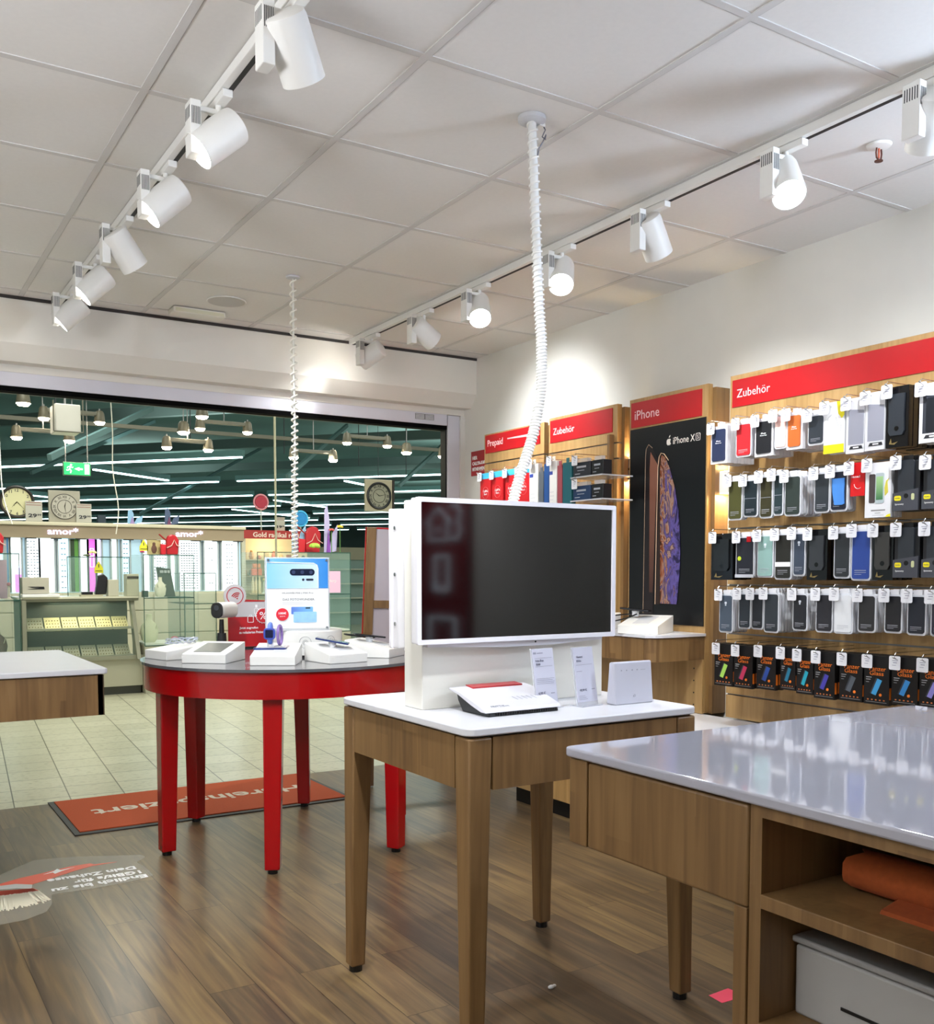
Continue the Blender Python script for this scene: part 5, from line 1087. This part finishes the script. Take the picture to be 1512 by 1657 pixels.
t = thing('display_easel', 'black leaning jewellery easel on the glass shelf of the right showcase', 'easel', (2.98, 11.1, 1.037), .2)
obj('panel', B().prism([(-.09, 0), (.08, 0), (.06, .32), (-.10, .34)], 0, .02, 'y').xf(Matrix.Rotation(-.25, 4, 'X')), mat('#24261f', .6), t)
obj('rings', B().box(-.07, -.03, -.01, .0, .27, .30).box(-.02, .01, -.01, .0, .27, .30).box(.02, .045, -.01, .0, .27, .30).xf(Matrix.Rotation(-.25, 4, 'X')), LGREY, t)
t = thing('ring_box', 'small black ring box in the lower right glass showcase', 'box', (3.08, 10.98, .542)); obj('box', B().box(-.035, .035, -.03, .03, 0, .05), BLACK, t, bevel=.003)
t = thing('jewel_box', 'small black cube on the shelf of the right glass showcase, left side', 'box', (2.68, 10.95, 1.037)); obj('box', B().box(-.03, .03, -.03, .03, 0, .07), BLACK, t, bevel=.003)
def flower(x, y, z, r, m, label, stem=0, leaf=True, n=14):
    t = thing('artificial_flower', label, 'flower', (x, y, z)); b = B(); random.seed(int(x*100))
    for i in range(n):
        a = i*2.4; q = r*.62*math.sqrt(i/n); b.ball((q*math.cos(a), q*math.sin(a)*.7, r*.75+r*.35*math.cos(i/n*1.4)), r*.36, r*.3, r*.26, 8, 5)
    obj('blossom', b, m, t, (0, 0, stem), smooth=True)
    if stem: obj('stem', B().cyl((0, 0, 0), (0, 0, stem+r*.5), .006, n=6), mat('#4d7a3a', .6), t)
    elif leaf: obj('leaves', B().ball((-r*1.2, 0, .012), r*.9, r*.5, .012, 8, 4), mat('#4d5a30', .6), t)
flower(2.98, 10.9, .54, .045, mat('#c04060', .5), 'pink rose in the lower right glass showcase')
flower(2.25, 11.5, 1.485, .05, mat('#f0e0a0', .6), 'cream roses on the counter glass case')
flower(2.66, 10.95, 1.503, .03, mat('#b03060', .5), 'small pink rose on the edge of the right showcase', leaf=False)
for x, y, lab in ((2.235, 11.1, 'yellow warning triangle sticker on the counter glass case'), (2.69, 11.0, 'yellow warning triangle sticker above the right showcase')):
    t = thing('warning_sign', lab, 'warning sign', (x, y, 1.30 if x < 2.5 else 1.54))
    obj('panel', B().box(-.045, .045, 0, .004, 0, .05).prism([(-.045, .05), (.045, .05), (.0, .13)], 0, .004, 'y'), mat('#d8d430', .5), t); obj('symbol', B().box(-.004, .004, -.002, 0, .06, .095).box(-.035, .035, -.002, 0, .02, .026), DARK, t)
# things on the counter
def shopbox(x, y, z, w, d, h, m, label, name='box', cat='box', slot=None):
    t = thing(name, label, cat, (x, y, z)); obj('body', B().box(-w/2, w/2, -d/2, d/2, 0, h), m, t, bevel=.006)
    if slot: obj('slot', B().prism([(-w*.32, h*.28), (w*.32, h*.28), (w*.30, h*.44), (-w*.30, h*.44), (-w*.15, h*.38), (w*.15, h*.38)], -d/2-.003, -d/2, 'y'), slot, t)
    return t
shopbox(1.58, 11.05, 1.085, .26, .2, .17, mat('#b8b4a6', .5), 'grey box with black mouth shaped slot on the left of the counter', 'collection_box', 'box', BLACK)
shopbox(1.62, 11.02, 1.05, .36, .26, .032, PRINT, 'flat white base under the grey collection box', 'base_slab', 'base')
shopbox(2.36, 11.05, 1.05, .11, .12, .18, mat('#c8c6b4', .5), 'plain beige carton left of the till printer', 'carton', 'box')
t = shopbox(2.56, 11.05, 1.05, .13, .16, .24, mat('#b9bba4', .5), 'grey green till printer beside the right glass showcase', 'till_printer', 'printer'); obj('paper_slot', B().box(-.06, .06, -.086, -.08, .19, .215), PLINTH, t)
t = thing('till_terminal', 'black card terminal on stand on the counter behind the trays', 'terminal', (2.16, 11.05, 1.05)); obj('foot', B().box(-.13, .09, -.06, .06, 0, .02), mat('#b8b49c', .5), t); obj('keypad', B().box(-.12, -.01, -.05, .02, .02, .05), BLACK, t, bevel=.004); obj('display_block', B().prism([(.02, .02), (.13, .02), (.15, .20), (.11, .24), (.05, .22)], -.03, .05, 'y'), mat('#1a1a1c', .4), t, bevel=.01)
# red heart decorations
def hearts(x, y, z, s_, label):
    t = thing('heart_decoration', label, 'decoration', (x, y, z))
    obj('large_heart_bag', B().prism([(s_*(-.10+px), s_*pz) for px, pz in ((0, 0), (.2, 0), (.22, .26), (.17, .34), (.10, .36), (.03, .33), (0, .26))], -.03, .03, 'y'), mat('#a8121e', .4), t, bevel=.01)
    obj('small_heart_bag', B().prism([(s_*(-.20+px), s_*pz) for px, pz in ((0, 0), (.09, 0), (.10, .18), (.0, .19))], -.02, .02, 'y'), mat('#c01828', .4), t, bevel=.006)
    obj('ribbon', B().tube([(-.10*s_, -.04, .12*s_), (-.02*s_, -.045, .16*s_), (.03*s_, -.04, .26*s_), (.07*s_, -.045, .17*s_), (.14*s_, -.04, .13*s_)], .006, 6), mat('#d8a8a0', .5), t)
    obj('stick', B().cyl((-.22*s_, 0, .36*s_), (0, -.02, .16*s_), .009, n=6), mat('#8a1a14', .5), t)
hearts(2.98, 10.95, 1.502, .62, 'red heart shaped bags with ribbon on top of the right glass showcase')
hearts(1.22, 11.0, 1.502, .62, 'red heart decoration on the left glass showcase at the picture edge')
hearts(5.05, 11.9, 1.56, .95, 'red heart bag with ribbon on the right jewellery cabinet')
t = thing('picture_card', 'small portrait picture card beside the red heart bags', 'picture', (2.80, 11.0, 1.503)); obj('card', B().box(-.075, .075, 0, .008, 0, .16), mat('#a89c6c', .6, vary=.3, scale=20), t); obj('figure', B().ball((0, -.002, .06), .03, .003, .05, 10, 6).ball((0, -.002, .115), .018, .003, .02, 10, 6), mat('#5a3c30', .6), t)
def card_tree(x, y, z, label, h=.16, c1='#8fb8d8', c2='#9a86b8'):
    t = thing('greeting_cards', label, 'cards', (x, y, z))
    obj('tall_card', B().prism([(-.06, 0), (.02, 0), (.02, h*.7), (-.01, h), (-.05, h*.9)], 0, .006, 'y'), mat(c1, .6), t); obj('slanted_card', B().prism([(.02, .0), (.12, .02), (.14, h*.6), (.06, h*.4)], .008, .014, 'y'), mat(c1, .6), t); obj('small_card', B().prism([(-.03, 0), (.03, 0), (.0, h*.5)], -.012, -.006, 'y'), mat(c2, .6), t)
card_tree(3.04, 13.0, 1.925, 'pale blue bird shaped cards on the fascia', .19); card_tree(3.51, 13.0, 1.925, 'dark violet shop cards on the fascia right of the blue ones', .22, '#4c5a78', '#6a3c5c')
card_tree(4.85, 11.95, 1.565, 'pale blue deer shaped cards behind the red heart bag', .60); card_tree(5.30, 11.95, 1.565, 'lilac tower shaped cards right of the red heart bag', .62, '#b8b0d8', '#8a4ab0')
shopbox(2.66, 13.0, 1.925, .10, .08, .10, mat('#22303c', .6), 'small dark figure on the fascia right of the price sign', 'ornament', 'ornament')
# lollipop signs
for x, y, z, r, c1, c2, lab in ((5.17, 14.1, 2.35, .108, '#a8283c', '#d88890', 'red round lollipop sign on a pale stick above the gold sale sign'), (5.80, 14.1, 2.12, .112, '#2a8ed0', '#50c0f0', 'blue round lollipop sign behind the thin spiral cable')):
    t = thing('lollipop_sign', lab, 'sign', (x, y, z)); obj('disc', B().prism(circ(r*.84, n=28), -.012, .012, 'y'), mat(c1, .5, vary=.2, scale=30), t); obj('rim', B().tube([(r*math.cos(a), 0, r*math.sin(a)) for a in [i*2*PI/32 for i in range(32)]], r*.13, 6, closed=True), mat(c2, .5), t, smooth=True); obj('stick', B().cyl((0, 0, -r), (0, 0, 1.925-z), .010, n=6), mat('#a8b0a0', .5), t)

# ---- gold sale shop front
random.seed(9)
obj('glowing_column_backing', B().box(-1.75, 1.52, .155, .18, 1.05, 1.73), mat((.36, .52, .60), emit=.5), f, (0, 0, -1.73))  # emission put into the backing to brighten the gaps between the columns
gs = thing('sale_kiosk', 'cream shop kiosk with red gold sale banner and warm lit shelves', 'kiosk', (5.45, 14.0, 0))
obj('back_wall', B().box(-.56, .62, .5, .55, 0, 1.86), mat('#cdbf98', .6), gs); obj('left_wall', B().box(-.62, -.56, 0, .55, 0, 1.86), mat('#d8d2b8', .6), gs); obj('front_rail', B().box(-.56, .62, -.02, 0, .96, 1.0), mat('#d8d2b8', .5), gs); obj('shelf_board', B().box(-.56, .62, -.16, .0, .975, .995), mat('#c9b48c', .5), gs); obj('lower_front', B().box(-.56, .62, 0, .03, 0, .96), mat('#c9b48c', .5), gs)
obj('banner', B().box(-.60, .60, -.03, 0, 1.80, 1.925), mat('#a8302c', .5), gs); text('Gold radikal reduziert', mat('#ecd8c8', .5), gs, .02, -.031, 1.86, w=.95, h=.075, bold=.02); 
for x_, z_ in ((.50, 1.885), (.44, 1.83)): text('%', mat('#ecc8b8', .5), gs, x_, -.031, z_, h=.03)
for z_ in (1.50, 1.25): obj('shelf', B().box(-.54, .60, .25, .5, z_-.015, z_), mat('#b8a47c', .5), gs)
light('POINT', (5.4, 14.2, 1.7), 5, (1, .80, .5), shadow_soft_size=.05)
random.seed(5)
for k in range(9):
    for z_ in (1.50, 1.25):
        x_ = 4.98+.12*k; h_ = random.uniform(.06, .14); m_ = mat(random.choice(['#3c3a34', '#7a6a48', '#c8bfa0', '#8a3a24', '#5a5a50', '#b08040']), .5)
        t = thing('gift_item', '%s small gift from the left on the %s shelf below the gold sale banner' % (ORD[k], 'upper' if z_ > 1.4 else 'lower'), 'gift', (x_, 14.35, z_), 0, 'small gifts below the gold sale banner')
        obj('body', (B().lathe([(.025, 0), (.038, h_*.3), (.03, h_*.7), (.012, h_)], n=12) if k % 3 else B().box(-.035, .035, -.02, .02, 0, h_)), m_, t)
t = thing('red_boxes_display', 'orange red gift boxes on pale bottles below the gold sale banner', 'display', (5.02, 13.9, 1.0)); 
for k in range(3): obj('bottle', B().lathe([(.022, 0), (.022, .16), (.01, .20), (.01, .24)], (-.06+.05*k, 0, 0), 12), mat('#efd9a8', .3), t, smooth=True)
obj('orange_box', B().box(-.08, .07, -.03, .03, .26, .36), mat('#e05a28', .5), t); obj('orange_box', B().box(-.06, .05, -.03, .03, .37, .43), mat('#e87a3c', .5), t)

# ---- right jewellery cabinet, right of the poster
glass_case(4.20, 5.45, 11.6, 12.2, .55, 1.56, 'wide glass jewellery cabinet between poster and wooden board', (1.03,), (0, .55))
t = thing('lightbox_sign', 'pink and white lit script sign in the right jewellery cabinet', 'sign', (5.22, 11.75, 1.04)); obj('panel', B().box(-.14, .16, 0, .02, 0, .28), mat((.55, .30, .42), emit=.6), t); obj('white_field', B().prism([(-.14, 0), (-.04, 0), (-.12, .28), (-.14, .28)], -.003, 0, 'y'), PRINT, t); text('Sonderp', PRINT, t, .0, -.004, .15, w=.2, h=.05)
t = thing('brand_card', 'dark card with white script low in the right jewellery cabinet', 'card', (4.92, 11.7, .72)); obj('card', B().box(-.11, .11, 0, .01, 0, .16), mat('#4a3038', .5), t); obj('script', B().tube([(-.08, -.003, .07), (-.05, -.003, .11), (-.04, -.003, .07), (0, -.003, .10), (.03, -.003, .08), (.08, -.003, .13)], .004, 5), PRINT, t)
flower(4.95, 11.7, 1.035, .055, mat('#c02868', .5), 'magenta flower in the right jewellery cabinet'); flower(5.0, 11.7, 1.565, .085, mat('#a8c84a', .6), 'green ball flower on top of the right jewellery cabinet', n=22, leaf=False)
flower(5.40, 11.8, 1.565, .05, mat('#e8c840', .6), 'yellow flower on a stem beside the wooden board', .29); flower(5.28, 11.8, 1.565, .045, mat('#d05a50', .6), 'coral flower on a stem beside the wooden board', .25)
bust(4.62, 11.8, .57, mat('#d8d9c8', .6), .8, 'pale bust low in the right jewellery cabinet'); bust(4.70, 11.8, 1.035, mat('#2c2c2a', .6), .7, 'dark bust on the glass shelf of the right jewellery cabinet')
# far shelving glitter: more lit kiosks deep in the mall
for k, (x, y, w_, lab) in enumerate(((9.5, 22, 3.0, 'pale kiosk deep in the mall right of the poster'), (14, 30, 6, 'long pale shop wall far back in the mall'), (2.0, 26, 4, 'beige shop block far back behind the lit letters'))):
    t = thing('far_kiosk', lab, 'kiosk', (x, y, 0)); obj('wall', B().box(-w_/2, w_/2, 0, .6, 0, 1.9), mat('#8fa29a', .6), t); obj('band', B().box(-w_/2, w_/2, -.05, 0, 1.6, 1.9), mat('#a89c84', .6), t)
    for j in range(4): obj('shelf', B().box(-w_/2+.1, w_/2-.1, -.2, 0, .3+.35*j, .33+.35*j), mat('#c8c4b0', .6), t)

# small pieces in the right jewellery cabinet and the left showcase
random.seed(21)
for k in range(12):
    z_ = 1.035 if k % 2 else .572; x_ = 4.32+.09*k
    m_ = mat(random.choice(['#d8d4c4', '#c8a0b0', '#7a3c48', '#b8c0b0', '#3a3a38', '#c8b070']), .5)
    t = thing('jewellery_stand', '%s small stand from the left in the right jewellery cabinet, %s' % ((ORD+['twelfth'])[k], 'on its glass shelf' if k % 2 else 'on its floor'), 'jewellery stand', (x_, 11.95, z_), 0, 'small stands in the right jewellery cabinet')
    h_ = random.uniform(.08, .2); obj('pillar', B().lathe([(.03, 0), (.012, .02), (.010, h_), (.024, h_+.01)], n=12), m_, t, smooth=True); obj('piece', B().ball((0, 0, h_+.022), .02, n=8, m=5), mat('#d8c890', .3, .6), t)
for k in range(5):
    t = thing('jewellery_stand', '%s small stand from the left in the left glass showcase' % ORD[k], 'jewellery stand', (.92+.1*k, 10.92, 1.037), 0, 'small stands in the left glass showcase')
    obj('pillar', B().lathe([(.03, 0), (.012, .02), (.010, .09+.03*(k % 3)), (.024, .10+.03*(k % 3))], n=12), mat('#c8b8a8', .5), t, smooth=True); obj('piece', B().ball((0, 0, .12+.03*(k % 3)), .02, n=8, m=5), mat('#a86070', .3), t)
t = thing('picture_card', 'pink jewellery picture standing in the left glass showcase', 'picture', (1.22, 11.2, 1.037)); obj('card', B().box(-.14, .12, 0, .01, 0, .40), mat('#a8869a', .5, vary=.3, scale=9), t); obj('ring_print', B().tube([(.03*math.cos(a), -.004, .17+.04*math.sin(a)) for a in [i*.4 for i in range(16)]], .010, 6), mat('#5a3c58', .5), t)
# added, unseen bodies for the two ceiling fill lights outside the frame
t = thing('added_floor_uplighter', 'added white uplighter body left of the viewer, unseen, for a ceiling fill light', 'floor lamp', (-1.2, 1.6, 0))
obj('base', B().lathe([(.16, 0), (.16, .02), (.02, .03)]), WHITE, t); obj('pole', B().cyl((0, 0, .02), (0, 0, 1.93), .014), WHITE, t); obj('bowl', B().lathe([(.03, 1.90), (.30, 1.96), (.42, 1.985)], n=32), WHITE, t)
t = thing('added_panel_uplighter', 'added white uplighter tray beyond the right picture edge, unseen, for a ceiling fill light', 'lamp', (3.50, .8, 2.20))
obj('arm', B().box(-.02, .12, -.02, .02, 0, .03), WHITE, t); obj('tray', B().box(-.14, .04, -.16, .16, .03, .045), WHITE, t)
